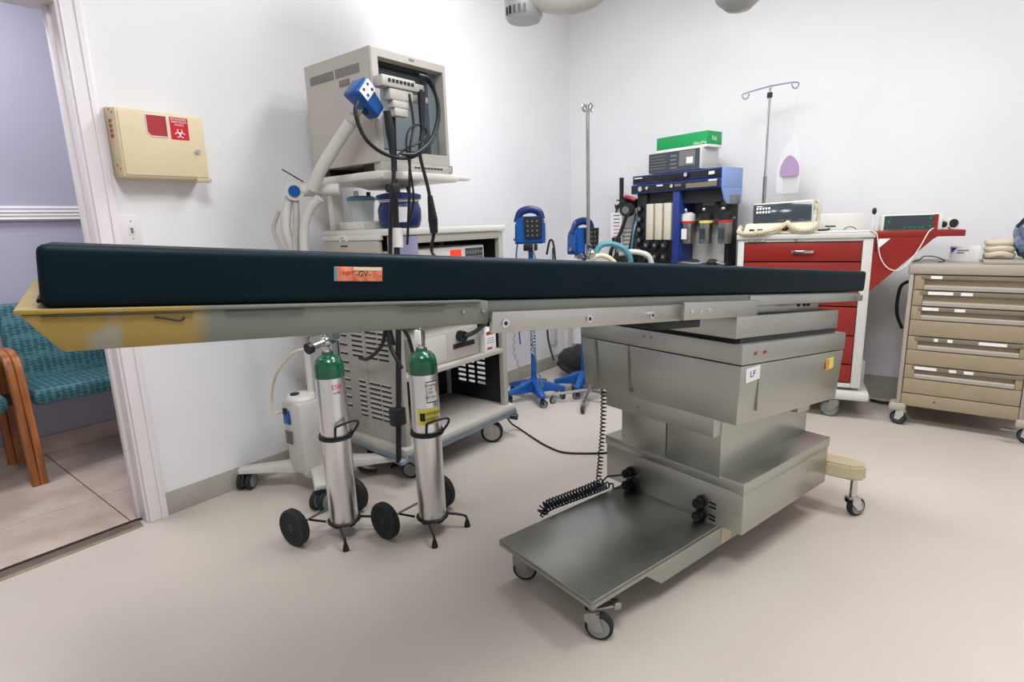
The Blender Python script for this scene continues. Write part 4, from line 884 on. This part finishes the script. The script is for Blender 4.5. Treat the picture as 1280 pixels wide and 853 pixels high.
G(FA).box(-2.80, -2.12, .04, .19, 1.30, 1.386).out('header', 'dark', an)
G(FA).box(-2.475, -2.42, .0, .19, .88, 1.386, .004).out('blue_post', 'bluef', an)
G(FA).box(-2.13, -2.10, .10, .20, .88, 1.386, .004).out('end_post', 'ink', an)
for k in range(3):
    x = -2.705+.077*k; G(FA).box(x+.003, x+.061, .0, .03, 1.055, 1.31, .004).out('flow_tube_panel', 'ivory', an)
    for zz in (1.02, .94):
        G(FA).lathe([(0, 0), (.024, 0), (.028, .01), (.026, .035), (0, .035)], (x+.033, .0, zz), 16, axis=(0, -1, 0)).out('flow_knob', 'ink' if zz < 1 else 'black', an)
        G(FA).cyl((x+.033, -.035, zz), (x+.033, -.040, zz), .012, n=12).out('knob_cap', 'zinc', an)
G(FA).box(-2.71, -2.48, .02, .05, .89, 1.05).out('knob_panel', 'dark', an)
for k in range(5): G(FA).cyl((-2.76, .02, 1.28-.075*k), (-2.76, -.01, 1.28-.075*k), .022, n=14).out('pressure_gauge', 'black', an); G(FA).cyl((-2.76, -.0105, 1.28-.075*k), (-2.76, -.012, 1.28-.075*k), .014, n=14).out('gauge_face', 'inkg', an)
for x, cm, top in ((-2.385, 'inkr', 'white'), (-2.245, 'yellow', 'ink'), (-2.105, 'inkr', 'ink')):
    x -= .0
    G(FA).lathe([(0, 1.03), (.036, 1.03), (.043, 1.05), (.043, 1.165), (0, 1.165)], (x+.0, .06, 0), 20).out('vaporizer', 'zinc', an)
    G(FA).lathe([(0, 1.165), (.047, 1.165), (.047, 1.182), (0, 1.182)], (x, .06, 0), 20).out('colour_band', cm, an)
    G(FA).lathe([(0, 1.182), (.045, 1.182), (.045, 1.225), (.02, 1.24), (0, 1.24)], (x, .06, 0), 20).out('vaporizer_dial', top, an)
    G(FA).ball((x, .03, 1.255), .014).out('vaporizer_knob', 'chrome', an)
    G(FA).box(x-.02, x+.02, .012, .016, 1.06, 1.13).out('vaporizer_label', 'screeng' if x > -2.3 else 'paper', an)
    if x > -2.3: G(FA).box(x-.045, x+.045, .08, .15, 1.28, 1.34, .004).out('mount_block', 'panel', an)
G(FA).box(-2.42, -2.08, .10, .14, 1.19, 1.20).out('mount_rail', 'zinc', an)
G(FA).box(-2.42, -2.12, .17, .19, .885, 1.2).out('light_panel', 'whited', an)
G(FA).box(-2.86, -2.08, -.06, .2, .85, .88, .004).out('work_shelf', 'zinc', an)
for x, z, m in ((-2.29, .905, 'ink'), (-2.33, .90, 'dark'), (-2.15, .91, 'ink')): G(FA).ball((x, .0, z), .03, (1.5, 1, .8)).out('hose_valve', m, an)
G(FA).tube([(-2.42, 0, .90), (-2.35, -.03, .905), (-2.25, -.03, .90), (-2.16, -.01, .92), (-2.06, .0, .90)], .01, 8, 4).out('hose', 'zinc', an)
G(FA).box(-2.80, -2.17, -.02, .19, .25, .85, .005).out('drawer_cabinet', 'bluef', an)
G(FA).box(-2.84, -2.10, -.06, .21, .10, .16, .005).out('base', 'dark', an)
for x in (-2.8, -2.14):
    for y in (-.03, .18): castor(an, (x, y), .11, .045, x, 'zinc', 'rubber', 'hub', F=FA)
# bellows ventilator at its left
FBL = FA @ TR((-2.935, .08, 0)) @ Matrix.Diagonal((1.28, 1.28, 1, 1)) @ TR((2.90, -.06, 0))
bl = thing('bellows_ventilator', 'clear bellows housing with printed scale left of the anaesthesia machine', 'medical device', FBL @ Vector((-2.90, .05, .85)), YB)
G(FBL).lathe([(0, .95), (.072, .95), (.076, 1.05), (.074, 1.22), (.066, 1.285), (.06, 1.29), (0, 1.29)], (-2.90, .06, 0), 28).out('bellows_dome', 'clear', bl)
g = G(FBL)
for k in range(7): g.lathe([(0, .955+.03*k), (.045, .955+.03*k), (.06, .97+.03*k), (.045, .985+.03*k), (0, .985+.03*k)], (-2.90, .06, 0), 24)
g.out('bellows', 'whited', bl, kind='stuff')
F2 = FBL @ frame((-2.915, -.022, 1.15), (1, 0, 0), (0, 0, 1)); G(F2).box(-.052, .035, -.13, .11, -.002, 0).out('scale_plate', 'paper', bl)
for k in range(7): G(F2).box(-.028, .018, .085-.026*k, .091-.026*k, 0, .001).out('scale_mark', 'ink' if k < 3 else 'inkr', bl)
G(F2).box(-.04, .03, -.125, -.075, 0, .002).out('dark_label', 'dark', bl)
G(FBL).lathe([(0, 1.29), (.08, 1.29), (.082, 1.33), (.07, 1.355), (0, 1.355)], (-2.90, .06, 0), 28).out('top_cap', 'ink', bl)
G(FBL).cyl((-2.915, .0, 1.33), (-2.915, -.03, 1.33), .014, n=12).out('valve', 'white', bl)
G(FBL).cyl((-2.955, .06, 1.355), (-2.955, .06, 1.52), .013, n=12).out('stub_pipe', 'ink', bl)
G(FBL).lathe([(0, .0), (.048, 0), (.052, .01), (.045, .03), (0, .03)], (-2.845, .0, 1.275), 24, axis=(0, -1, 0)).out('pressure_gauge', 'dark', bl)
G(FBL).cyl((-2.845, -.0305, 1.275), (-2.845, -.032, 1.275), .026, n=20).out('gauge_face', 'inkg', bl)
G(FBL).lathe([(0, .88), (.085, .88), (.088, .93), (.08, .95), (0, .95)], (-2.90, .06, 0), 28).out('base_cap', 'ink', bl)
G(FBL).tube([(-2.845, -.02, 1.24), (-2.87, -.05, 1.10), (-2.91, -.08, .98), (-2.93, -.06, .90)], .011, 8, 4).out('drain_tube', 'cable', bl)
G(FBL).tube([(-2.80, -.0, 1.345), (-2.84, -.02, 1.37), (-2.87, 0, 1.37), (-2.90, .04, 1.36)], .014, 8, 4).out('hose', 'redwin', bl)
G(FBL).tube([(-2.98, .06, 1.33), (-2.995, .05, 1.2), (-2.99, .05, 1.05), (-2.985, .05, .92)], .008, 8, 4).out('side_tube', 'ink', bl)
for k in range(3): G(FBL).tube([(-2.81+.012*k, .02, 1.25-.03*k), (-2.80+.01*k, -.02, 1.12), (-2.815+.015*k, -.03, .98)], .006, 6, 4).out('thin_tube', 'teal' if k == 1 else 'ink', bl)
G(FBL).tube([(-2.80, -.05, .955), (-2.88, -.07, .96), (-2.90, -.08, .90)], .006, 6, 1).out('bracket', 'ink', bl)
# stacked boxes on top
m_ = thing('gas_analyzer', 'white gas monitor with dark front panel, directly under the green box', 'medical device', FA @ Vector((-2.49, .10, 1.513)), YB)
G(FA).box(-2.70, -2.27, .02, .215, 1.518, 1.655, .004).out('housing', 'whited', m_)
G(FA).box(-2.695, -2.285, .014, .02, 1.523, 1.650).out('front_panel', 'screeng', m_)
G(FA).box(-2.44, -2.315, .011, .0145, 1.548, 1.643).out('display', 'inkg', m_); G(FA).box(-2.38, -2.33, .009, .0115, 1.56, 1.60).out('tag', 'paper', m_)
for k in range(5): G(FA).box(-2.68, -2.56+.01*(k % 3), .011, .0145, 1.545+.02*k, 1.550+.02*k).out('legend', 'inkg', m_)
for k in range(4): G(FA).box(-2.51, -2.46, .011, .0145, 1.535+.026*k, 1.548+.026*k).out('button', 'inkg', m_)
for x in (-2.66, -2.31): G(FA).box(x-.015, x+.015, .04, .19, 1.512, 1.519).out('foot', 'black', m_)
m_ = thing('green_carton', 'bright green carton on the very top of the anaesthesia machine', 'carton', FA @ Vector((-2.45, .12, 1.656)), YB)
G(FA).box(-2.65, -2.245, .04, .205, 1.656, 1.755, .002).out('carton', 'greenb', m_)
G(FA).box(-2.652, -2.243, .038, .207, 1.655, 1.671, .001).out('white_base', 'paper', m_)
text('GlucoPak', .026, FA @ frame((-2.30, .0395, 1.685), (1, 0, 0), (0, 0, 1)), 'paper', m_)
text('Pak', .04, FA @ frame((-2.2447, .12, 1.71), (0, 1, 0), (0, 0, 1)), 'paper', m_)

# ------------------------------------------------------------------ crash cart (frame: x to the right along its front, y backwards)
CO = Vector((-.47, 3.72, 0)); CA = math.radians(12); FCU = TR(CO) @ RZ(CA); FC = FCU @ Matrix.Diagonal((.9, 1, 1, 1))
cc = thing('crash_cart', 'white crash cart with red drawers beside the tan cart', 'medical cart', FC @ Vector((-.29, .22, 0)), CA)
G(FC).box(-.68, -.64, 0, .41, .19, 1.06, .004).out('left_frame', 'whited', cc)
G(FC).box(.045, .10, 0, .41, .19, 1.06, .004).out('right_frame', 'whited', cc)
G(FC).box(-.64, .045, .0, .02, 1.045, 1.075, .002).out('top_rail', 'whited', cc)
G(FC).box(-.69, .108, -.01, .41, 1.062, 1.09, .004).out('top', 'whited', cc)
G(FC).box(-.64, .045, .03, .40, .21, 1.05).out('inner_case', 'dark', cc)
G(FC).box(-.64, .045, .0, .40, .19, .215, .003).out('bottom_rail', 'whited', cc)
zs = [1.042, .927, .80, .67, .50, .33, .218]
for a, b in zip(zs, zs[1:]):
    d_ = G(FC).box(-.636, .041, .004, .026, b+.004, a-.003, .003).out('drawer', 'red', cc)
    G(FC).box(-.352, -.225, -.014, -.006, (a+b)/2-.006, (a+b)/2+.010, .003).out('drawer_handle', 'chrome', d_)
    G(FC).box(-.345, -.232, -.007, .005, (a+b)/2-.002, (a+b)/2+.004, .001).out('handle_mount', 'zinc', d_)
G(FC).box(-.71, .155, -.03, .43, .118, .172, .018).out('bumper', 'whited', cc)
G(FC).box(.12, .15, .25, .36, .15, .30, .008).out('push_bumper', 'whited', cc)
for x, y, rz in ((-.03, .02, 2.9), (-.55, .03, 2.9), (-.02, .36, 1), (-.55, .36, 1)): castor(cc, (x, y), .125, .05, rz, 'zinc', 'grub', 'hub', F=FCU, wd=.03, off=.025)
G(FC).box(-.615, -.51, -.0015, .0, 1.048, 1.064).out('name_plate_border', 'ink', cc); pl = G(FC).box(-.612, -.513, -.0022, .0, 1.05, 1.062).out('name_plate', 'whited', cc)
text('HARLOFF', .012, FC @ frame((-.56, -.0026, 1.056), (1, 0, 0), (0, 0, 1)), 'ink', pl)
G(FC).cyl((-.33, 0, 1.058), (-.33, -.008, 1.058), .011, n=16).out('key_lock', 'zinc', cc)
G(FC).box(.085, .55, .0, .17, 1.062, 1.095, .003).out('side_shelf', 'red', cc)
G(FC).prism([(.09, 1.062), (.42, 1.062), (.40, 1.05), (.095, .755)], -.012, -.002, M=frame((0, 0, 0), (1, 0, 0), (0, 0, 1))).out('shelf_bracket', 'red', cc)
G(FC).prism([(.125, 1.055), (.185, 1.055), (.125, 1.0)], -.0016, -.0006, M=frame((0, 0, 0), (1, 0, 0), (0, 0, 1))).out('paper_tag', 'paper', cc)
G(FC).box(.110, .118, -.001, .003, .985, 1.055).out('hinge_slot', 'ink', cc)
# clear work tray behind
tw = thing('instrument_tray', 'white tray with back rail on top of the crash cart', 'tray', FC @ Vector((-.12, .3, 1.09)), CA)
G(FC).box(-.23, .10, .10, .44, 1.091, 1.098, .003).out('tray', 'white', tw)
G(FC).box(-.23, .10, .43, .44, 1.098, 1.20, .003).out('back_rail', 'white', tw)
G(FC).cyl((.10, .10, 1.09), (.10, .10, 1.20), .005, n=8).out('corner_post', 'white', tw)
G(FC).ball((.10, .10, 1.205), .013, (1, 1, 1.5)).out('post_tip', 'black', tw)
st_ = thing('stethoscope', 'small black coiled tubing lying on the white tray', 'tubing', FC @ Vector((-.12, .2, 1.1)), CA)
g = G(FC); g.arc((-.13, .2, 1.125), .028, .004, 0, 2*PI, M=Matrix.Identity(4)); g.tube([(-.2, .19, 1.105), (-.16, .2, 1.105), (-.13, .2, 1.11)], .006, 6, 2); g.out('loop', 'ink', st_)
g = G(FC); g.tube([(-.05, .2, 1.103), (-.03, .2, 1.118), (.0, .2, 1.118), (.02, .2, 1.103)], .004, 6, 4); g.out('arch_tube', 'inkg', st_)
# defibrillator
df = thing('defibrillator', 'cream defibrillator with dark sloping front and coiled cord on the crash cart', 'defibrillator', FC @ Vector((-.43, .2, 1.09)), CA)
G(FC).hexa([(-.66, .02, 1.091), (-.235, .02, 1.091), (-.235, .32, 1.091), (-.66, .32, 1.091), (-.64, .05, 1.155), (-.235, .05, 1.155), (-.235, .32, 1.155), (-.64, .32, 1.155)], .012).out('base_case', 'ivory', df)
G(FC).hexa([(-.605, .07, 1.15), (-.24, .07, 1.15), (-.24, .30, 1.15), (-.605, .30, 1.15), (-.60, .095, 1.272), (-.24, .095, 1.285), (-.24, .30, 1.285), (-.60, .30, 1.272)], .008).out('upper_case', 'ivory', df)
Fd = FC @ frame((-.425, .078, 1.212), (1, 0, .02), (0, .2, .98)); p_ = G(Fd).box(-.175, .175, -.052, .058, 0, .006, .001).out('front_panel', 'screeng', df)
for i in range(2):
    for j in range(5): G(Fd).box(-.155+.018*j, -.143+.018*j, .003+.022*i, .016+.022*i, .006, .008).out('printed_digit', 'paper', p_)
G(Fd).box(-.155, -.12, .042, .047, .006, .008).out('legend', 'paper', p_)
for x in (-.02, .03, .10): G(Fd).box(x, x+.035, -.045, -.042, .006, .008).out('legend', 'inkg', p_)
for x in (-.55, -.60, -.40): G(FC).box(x-.016, x+.016, .028, .034, 1.108, 1.122).out('connector', 'black', df)
G(FC).cyl((-.39, .04, 1.15), (-.39, .02, 1.12), .012, n=10).out('connector_plug', 'black', df)
G(FC).tube([(-.23, .15, 1.12), (-.21, .15, 1.14), (-.205, .15, 1.25), (-.225, .15, 1.28)], .018, 8, 3, flat=.7).out('paddle_handle', 'ivory', df)
G(FC).box(-.235, -.19, .14, .19, 1.225, 1.26, .004).out('paddle_latch', 'ivory', df)
g = G(); hp = [FC @ Vector(p) for p in [(-.385, .04, 1.155), (-.44, .0, 1.125), (-.52, -.02, 1.105), (-.60, -.02, 1.098), (-.665, -.005, 1.10), (-.68, .03, 1.115), (-.665, .05, 1.14)]]
g.tube(helix(hp, .0105, .0095, .005, per=8), .005, 5, 1); g.out('coiled_cord', 'beigec', df)
g = G(); hp = [FC @ Vector(p) for p in [(-.385, .04, 1.155), (-.36, .0, 1.13), (-.32, -.01, 1.112), (-.27, -.01, 1.11), (-.235, .0, 1.12), (-.22, .04, 1.15)]]
g.tube(helix(hp, .0105, .0095, .005, per=8), .005, 5, 1); g.out('coiled_cord', 'beigec', df)
# drip pole fixed to the crash cart
F = FC @ TR((-.555, .37, 0)); s = thing('drip_pole', 'chrome drip pole with two looped hooks rising behind the crash cart', 'IV pole', F @ Vector((0, 0, .5)), CA)
G(F).cyl((0, 0.05, .5), (0, .05, 2.005), .009, n=12).out('upper_tube', 'chrome', s); G(F).cyl((0, .05, .5), (0, .05, 1.45), .0125, n=12).out('lower_tube', 'zinc', s)
G(F).cyl((0, .05, 1.93), (0, .05, 1.96), .018, n=12).out('collar', 'black', s)
for sgn, dz in ((-1, -.024), (1, .024)):
    G(F).tube([(0, .05, 2.0), (sgn*.10, .05, 1.995+dz*.4), (sgn*.155, .05, 1.99+dz*.6), (sgn*.18, .05, 1.98+dz*.6), (sgn*.168, .05, 1.955+dz*.6), (sgn*.145, .05, 1.96+dz*.6), (sgn*.135, .05, 1.985+dz*.6)], .0045, 8, 4).out('hook', 'lilac', s)
ib = thing('fluid_bag', 'clear fluid bag with purple top hanging from the chrome hook', 'IV bag', F @ Vector((.155, .05, 1.45)), CA)
FB = F @ TR((.155, .03, .035))
G(FB).tube([(.025, .02, 1.93), (.01, .01, 1.75), (.015, .01, 1.62)], .0015, 5, 2).out('hanging_cord', 'white', ib)
g = G(FB); g.prism([(-.075, 1.30), (-.085, 1.40), (-.07, 1.52), (-.03, 1.60), (.0, 1.66), (.03, 1.64), (.06, 1.54), (.07, 1.42), (.065, 1.30)], -.012, .012, M=frame((0, 0, 0), (1, 0, 0), (0, 0, 1)), bev=.006); g.out('outer_bag', 'film', ib)
g = G(FB); g.prism([(-.06, 1.40), (-.062, 1.455), (-.045, 1.50), (-.012, 1.54), (.025, 1.525), (.06, 1.475), (.064, 1.40)], -.024, .0, M=frame((0, .0, 0), (1, 0, 0), (0, 0, 1)), bev=.009); g.out('fluid', 'pink', ib)
g = G(FB); g.prism([(-.038, 1.285), (-.042, 1.43), (.055, 1.445), (.055, 1.285)], -.030, -.027, M=frame((0, .0, 0), (1, 0, 0), (0, 0, 1)), bev=0); g.out('label', 'whited', ib)
# small monitor on the side shelf
pm = thing('pulse_oximeter', 'white box monitor with dark teal screen and red end on the red side shelf', 'medical monitor', FC @ Vector((.29, .1, 1.096)), CA)
G(FC).box(.135, .44, .03, .165, 1.0955, 1.182, .004).out('housing', 'white', pm)
G(FC).box(.148, .395, .025, .03, 1.101, 1.176).out('screen', 'screeng', pm); G(FC).box(.396, .418, .025, .03, 1.099, 1.178).out('red_end', 'red', pm)
for k in range(6): G(FC).box(.25+.018*k, .262+.018*k, .023, .0252, 1.107, 1.116).out('button', 'ledg', pm)
for x, z in ((.165, 1.14), (.375, 1.155), (.375, 1.11)): G(FC).box(x, x+.012, .023, .0252, z, z+.012).out('button', 'ledg', pm)
for x, y, z0, r_ in ((.455, .10, 1.121, .026), (.0, 0, 0, 0)):
    if r_: 
        rl = thing('paper_roll', 'white roll standing beside the small monitor', 'roll', FC @ Vector((x, y, 1.096)), CA)
        G(FC).lathe([(.013, 0), (r_, 0), (r_, .09), (.013, .09)], (x, y-.04, z0+.002), 20, axis=(0, 1, 0)).out('roll', 'white', rl); G(FC).cyl((x, y-.042, z0+.002), (x, y-.02, z0+.002), .016, n=14).out('core', 'ink', rl)
rl = thing('white_pot', 'white round pot with dark opening at the end of the red shelf', 'pot', FC @ Vector((.50, .07, 1.096)), CA)
G(FC).lathe([(.022, 0), (.030, .0), (.032, .05), (0, .05)], (.508, .09, 1.128), 20, axis=(0, 1, 0)).out('pot', 'white', rl); G(FC).cyl((.508, .087, 1.128), (.508, .12, 1.128), .0225, n=14).out('opening', 'ink', rl)
wc = [FC @ Vector(p) for p in [(.08, -.018, 1.10), (.108, -.020, 1.085), (.118, -.02, 1.045), (.14, -.02, .955), (.185, -.02, .895), (.24, -.02, .885), (.29, -.02, .93), (.335, -.02, 1.01), (.365, -.018, 1.08), (.385, -.005, 1.102), (.40, .02, 1.104)]]
g = G(); g.tube(wc, .003, 6, 5); solo(g, 'white_lead', 'white', 'thin white lead looping below the red side shelf', 'cable')

# ------------------------------------------------------------------ tan supply cart
TX0, TX1, TY0, TY1 = -.205, .345, 3.78, 4.20
tc = thing('supply_cart', 'tan drawer cart with label strips near the right edge', 'medical cart', ((TX0+TX1)/2, 4.0, 0))
G().box(TX0-.008, TX1+.008, TY0-.012, TY1, .862, .918, .012).out('top', 'tangrey', tc)
G().box(TX0-.0, TX0+.022, TY0-.004, TY1, .12, .868, .008).out('side_frame', 'tangrey', tc)
G().box(TX1-.022, TX1+.0, TY0-.004, TY1, .12, .868, .008).out('side_frame', 'tangrey', tc)
G().box(TX0+.02, TX1-.02, TY0+.03, TY1-.01, .125, .864).out('inner_case', 'tan', tc)
G().box(TX0+.023, TX1-.023, TY0+.002, TY0+.03, .117, .190, .003).out('plinth', 'tan', tc)
G().cyl((-.03, TY0+.001, .155), (-.03, TY0+.004, .155), .005, n=8).out('plinth_hole', 'ink', tc)
zz = [.862, .777, .690, .522, .358, .193]
labs_ = [[(.08, .19)], [(.07, .31, ), (.38, .49)], [(.03, .19), (.34, .44)], [(.18, .22), (.31, .36), (.60, .85)], [(.02, .24), (.36, .43), (.50, .59)]]
for i, (a, b) in enumerate(zip(zz, zz[1:])):
    x0, x1 = TX0+.025, TX1-.025; a -= .0025; b += .0015
    wv = x1-x0; ph = .052
    d_ = G(); t = bmesh.new()
    # drawer front with a recessed finger pull: profile in yz, closed ends left and right
    d_.box(x0, x1, TY0+.016, TY0+.03, b, a, .001)
    d_.box(x0, x0+.045, TY0, TY0+.018, a-.075 if a-b > .1 else b, a, .002); d_.box(x1-.03, x1, TY0, TY0+.018, a-.075 if a-b > .1 else b, a, .002)
    if a-b > .1: d_.box(x0, x1, TY0, TY0+.018, b, a-.0775, .002)
    if i == 4: pass
    d = d_.out('drawer', 'tan', tc)
    pz = a-.072 if a-b > .1 else b+.001
    G().prism([(TY0-.004, pz), (TY0-.004, pz+.016), (TY0+.004, pz+.024), (TY0+.016, pz+.010), (TY0+.016, pz)], x0+.046, x1-.031, M=frame((0, 0, 0), (0, 1, 0), (0, 0, 1))).out('finger_pull', 'tangrey', d)
    G().box(x0+.03, x1-.002, TY0-.003, TY0+.016, a-.024, a-.002, .002).out('label_holder', 'holder', d)
    for q in labs_[i]:
        G().box(x0+.035+q[0]*wv*.9, x0+.035+q[1]*wv*.9, TY0-.0045, TY0-.003, a-.021, a-.005).out('label', 'paper', d)
for x in (TX0+.0, TX1-.0):
    G().hexa([(x-.035, TY0-.02, .085), (x+.05, TY0-.02, .085), (x+.05, TY0+.08, .085), (x-.035, TY0+.08, .085), (x-.03, TY0-.01, .128), (x+.05, TY0-.01, .128), (x+.05, TY0+.08, .128), (x-.03, TY0+.08, .128)], .012).out('castor_cover', 'tangrey', tc)
    castor(tc, (x+.03, TY0+.005), .09, .04, 2.9 if x < 0 else 2.6, 'putty', 'rubber', 'screeng', wd=.024, off=.012); castor(tc, (x+.03, TY1-.06), .125, .04, 2, 'putty', 'rubber', 'hub', wd=.024)
G().box(TX1-.09, TX1-.03, TY0-.06, TY0-.03, .075, .083, .002).out('brake_pedal', 'zinc', tc)
G().tube([(TX0-.012, 4.0, .80), (TX0-.05, 4.0, .76), (TX0-.055, 4.0, .62), (TX0-.02, 4.0, .52)], .009, 8, 5).out('side_handle', 'ink', tc)
tr2 = thing('flat_tray', 'flat cream tray lying at the right of the tan cart top', 'tray', (.26, 3.93, .918)); G().box(.10, .42, 3.80, 4.10, .9185, .936, .004).out('tray', 'tangrey', tr2)
wb = thing('white_carton', 'white carton with a blue corner mark standing on the tan cart', 'carton', (0.02, 3.98, .918))
G().box(-.045, .085, 3.94, 4.05, .9185, 1.0, .002).out('carton', 'paper', wb)
G().prism([(-.04, .995), (-.015, .995), (-.037, .963)], -3.9395, -3.9385, M=Matrix(((1, 0, 0, 0), (0, 0, -1, 0), (0, 1, 0, 0), (0, 0, 0, 1))) @ Matrix.Diagonal((1, 1, 1, 1))).out('corner_mark', 'inkb', wb)
for k, wq in enumerate((.05, .03)): G().box(-.012, -.012+wq, 3.9385, 3.9398, .978-.013*k, .984-.013*k).out('print_line', 'inkg', wb)
for k in range(3):
    cb = thing('cream_hose_coil', ['cream folded tubing, top coil of the pile on the tan cart', 'cream folded tubing, middle coil of the pile on the tan cart', 'cream folded tubing, bottom coil resting on the tan cart'][k], 'tubing', (.16, 3.98, .92+.036*(2-k)))
    z = .955+.034*(2-k)
    g = G(); g.tube([(.115, 3.96, z), (.13, 3.93, z+.003*(k-1)), (.17, 3.925, z+.006*k), (.205, 3.94, z), (.215, 3.98, z), (.19, 4.02, z+.003), (.14, 4.02, z), (.115, 3.99, z)], .0175, 10, 5, closed=True); g.out('coil', 'cloth', cb)
bg = thing('plastic_bag', 'crumpled blue and clear plastic bag at the right edge on the tan cart', 'bag', (.32, 3.95, .936))
t = bmesh.new(); bmesh.ops.create_icosphere(t, subdivisions=4, radius=1)
from mathutils import noise
for v in t.verts:
    n_ = noise.noise(v.co*2.6)*.22+noise.noise(v.co*6)*.10; c_ = v.co*(1+n_); v.co = Vector((.305+c_.x*.095, 3.96+c_.y*.08, max(.9365, 1.045+c_.z*.115)))
g = G(); g._m(t); g.out('bag', 'bag', bg, sharp=180)
g = G(); g.tube([(.22, 3.93, 1.10), (.26, 3.91, 1.16), (.33, 3.91, 1.185), (.40, 3.93, 1.16)], .009, 8, 5); g.out('bag_handle', 'dark', bg)
# cord on the tan cart and cable on floor between carts
g = G(); g.tube([(-.20, 3.84, .925), (-.17, 3.82, .935), (-.15, 3.84, .955), (-.10, 3.86, .95), (-.06, 3.84, .93), (-.09, 3.83, .924)], .0028, 6, 5); solo(g, 'thin_cord', 'cable', 'thin dark cord lying on the left corner of the tan cart', 'cord')
g = G(); g.tube([(-.36, 4.16, .012), (-.30, 4.14, .012), (-.24, 4.12, .02), (-.20, 4.06, .012)], .009, 8, 5); solo(g, 'floor_cable', 'cable', 'black cable on the floor between the crash cart and the tan cart', 'cable')

# ------------------------------------------------------------------ ceiling mounted surgical light (its lower arms reach into the frame)
sl_ = thing('surgical_light', 'white ceiling mounted surgical light, arm joint above the carts', 'surgical light', (-1.2, 2.2, CEIL))
J1 = Vector((-1.615, 2.2, 2.12))
g = G(); g.lathe([(0, -.045), (.07, -.045), (.082, -.03), (.085, .0), (.085, .16), (0, .16)], J1+Vector((0, 0, .0)), 36); g.out('joint_housing', 'lamp', sl_)
for k in range(5):
    a = -.9-.27*k; G().box(-.006, .006, -.001, .001, -.02, .012, M=TR(J1+Vector((.0855*math.cos(a), .0855*math.sin(a), -.012))) @ RZ(a+PI/2)).out('slot', 'dark' if k > 2 else 'inkg', sl_)
J2 = Vector((-1.20, 2.25, 2.22))
G().tube([J1+Vector((.04, 0, .06)), (-1.45, 2.21, 2.125), (-1.33, 2.22, 2.11), (-1.26, 2.24, 2.14), J2, (-1.18, 2.26, 2.4), (-1.18, 2.26, 2.55)], .058, 18, 5).out('lower_arm', 'white', sl_)
G().cyl((-1.18, 2.26, 2.5), (-1.18, 2.26, CEIL-.03), .045, n=24).out('down_tube', 'white', sl_)
G().lathe([(0, -.05), (.10, -.05), (.14, -.02), (.15, 0), (0, 0)], (-1.18, 2.26, CEIL), 32).out('ceiling_canopy', 'white', sl_)
G().tube([J1+Vector((0, 0, .15)), J1+Vector((-.02, .0, .3)), (-1.9, 2.1, 2.5)], .03, 14, 4).out('spring_arm', 'white', sl_)
h_ = G().lathe([(0, 0), (.22, 0), (.25, .04), (.2, .12), (.05, .16), (0, .16)], (-1.95, 2.08, 2.5), 36).out('lamp_head', 'lamp', sl_)
G().tube([(-1.18, 2.26, 2.6), (-.95, 2.22, 2.62), (-.76, 2.2, 2.5), (-.69, 2.2, 2.2), (-.69, 2.2, 2.08)], .035, 14, 5).out('side_arm', 'white', sl_)
G().lathe([(0, -.085), (.04, -.08), (.075, -.05), (.095, 0), (.095, .12), (0, .14)], (-.69, 2.2, 1.985), 32).out('arm_end_dome', 'lamp', sl_)

# black bag and odds in the corner behind the drip pole
bb = thing('black_bag', 'slumped black bag on the floor in the corner behind the drip pole', 'bag', (-2.22, 3.72, 0))
t = bmesh.new(); bmesh.ops.create_icosphere(t, subdivisions=3, radius=1)
for v in t.verts:
    n_ = noise.noise(v.co*1.9)*.25; c_ = v.co*(1+n_); v.co = Vector((-2.24+c_.x*.22, 3.74+c_.y*.17, max(.002, .13+c_.z*.13)))
g = G(); g._m(t); g.out('bag', 'black', bb, sharp=180)
gb = thing('grey_post', 'thin pale upright post leaning in the far left corner', 'post', (-2.50, 3.95, 0)); G().box(-2.515, -2.485, 3.93, 3.96, .0, .9, .004).out('post', 'whited', gb)
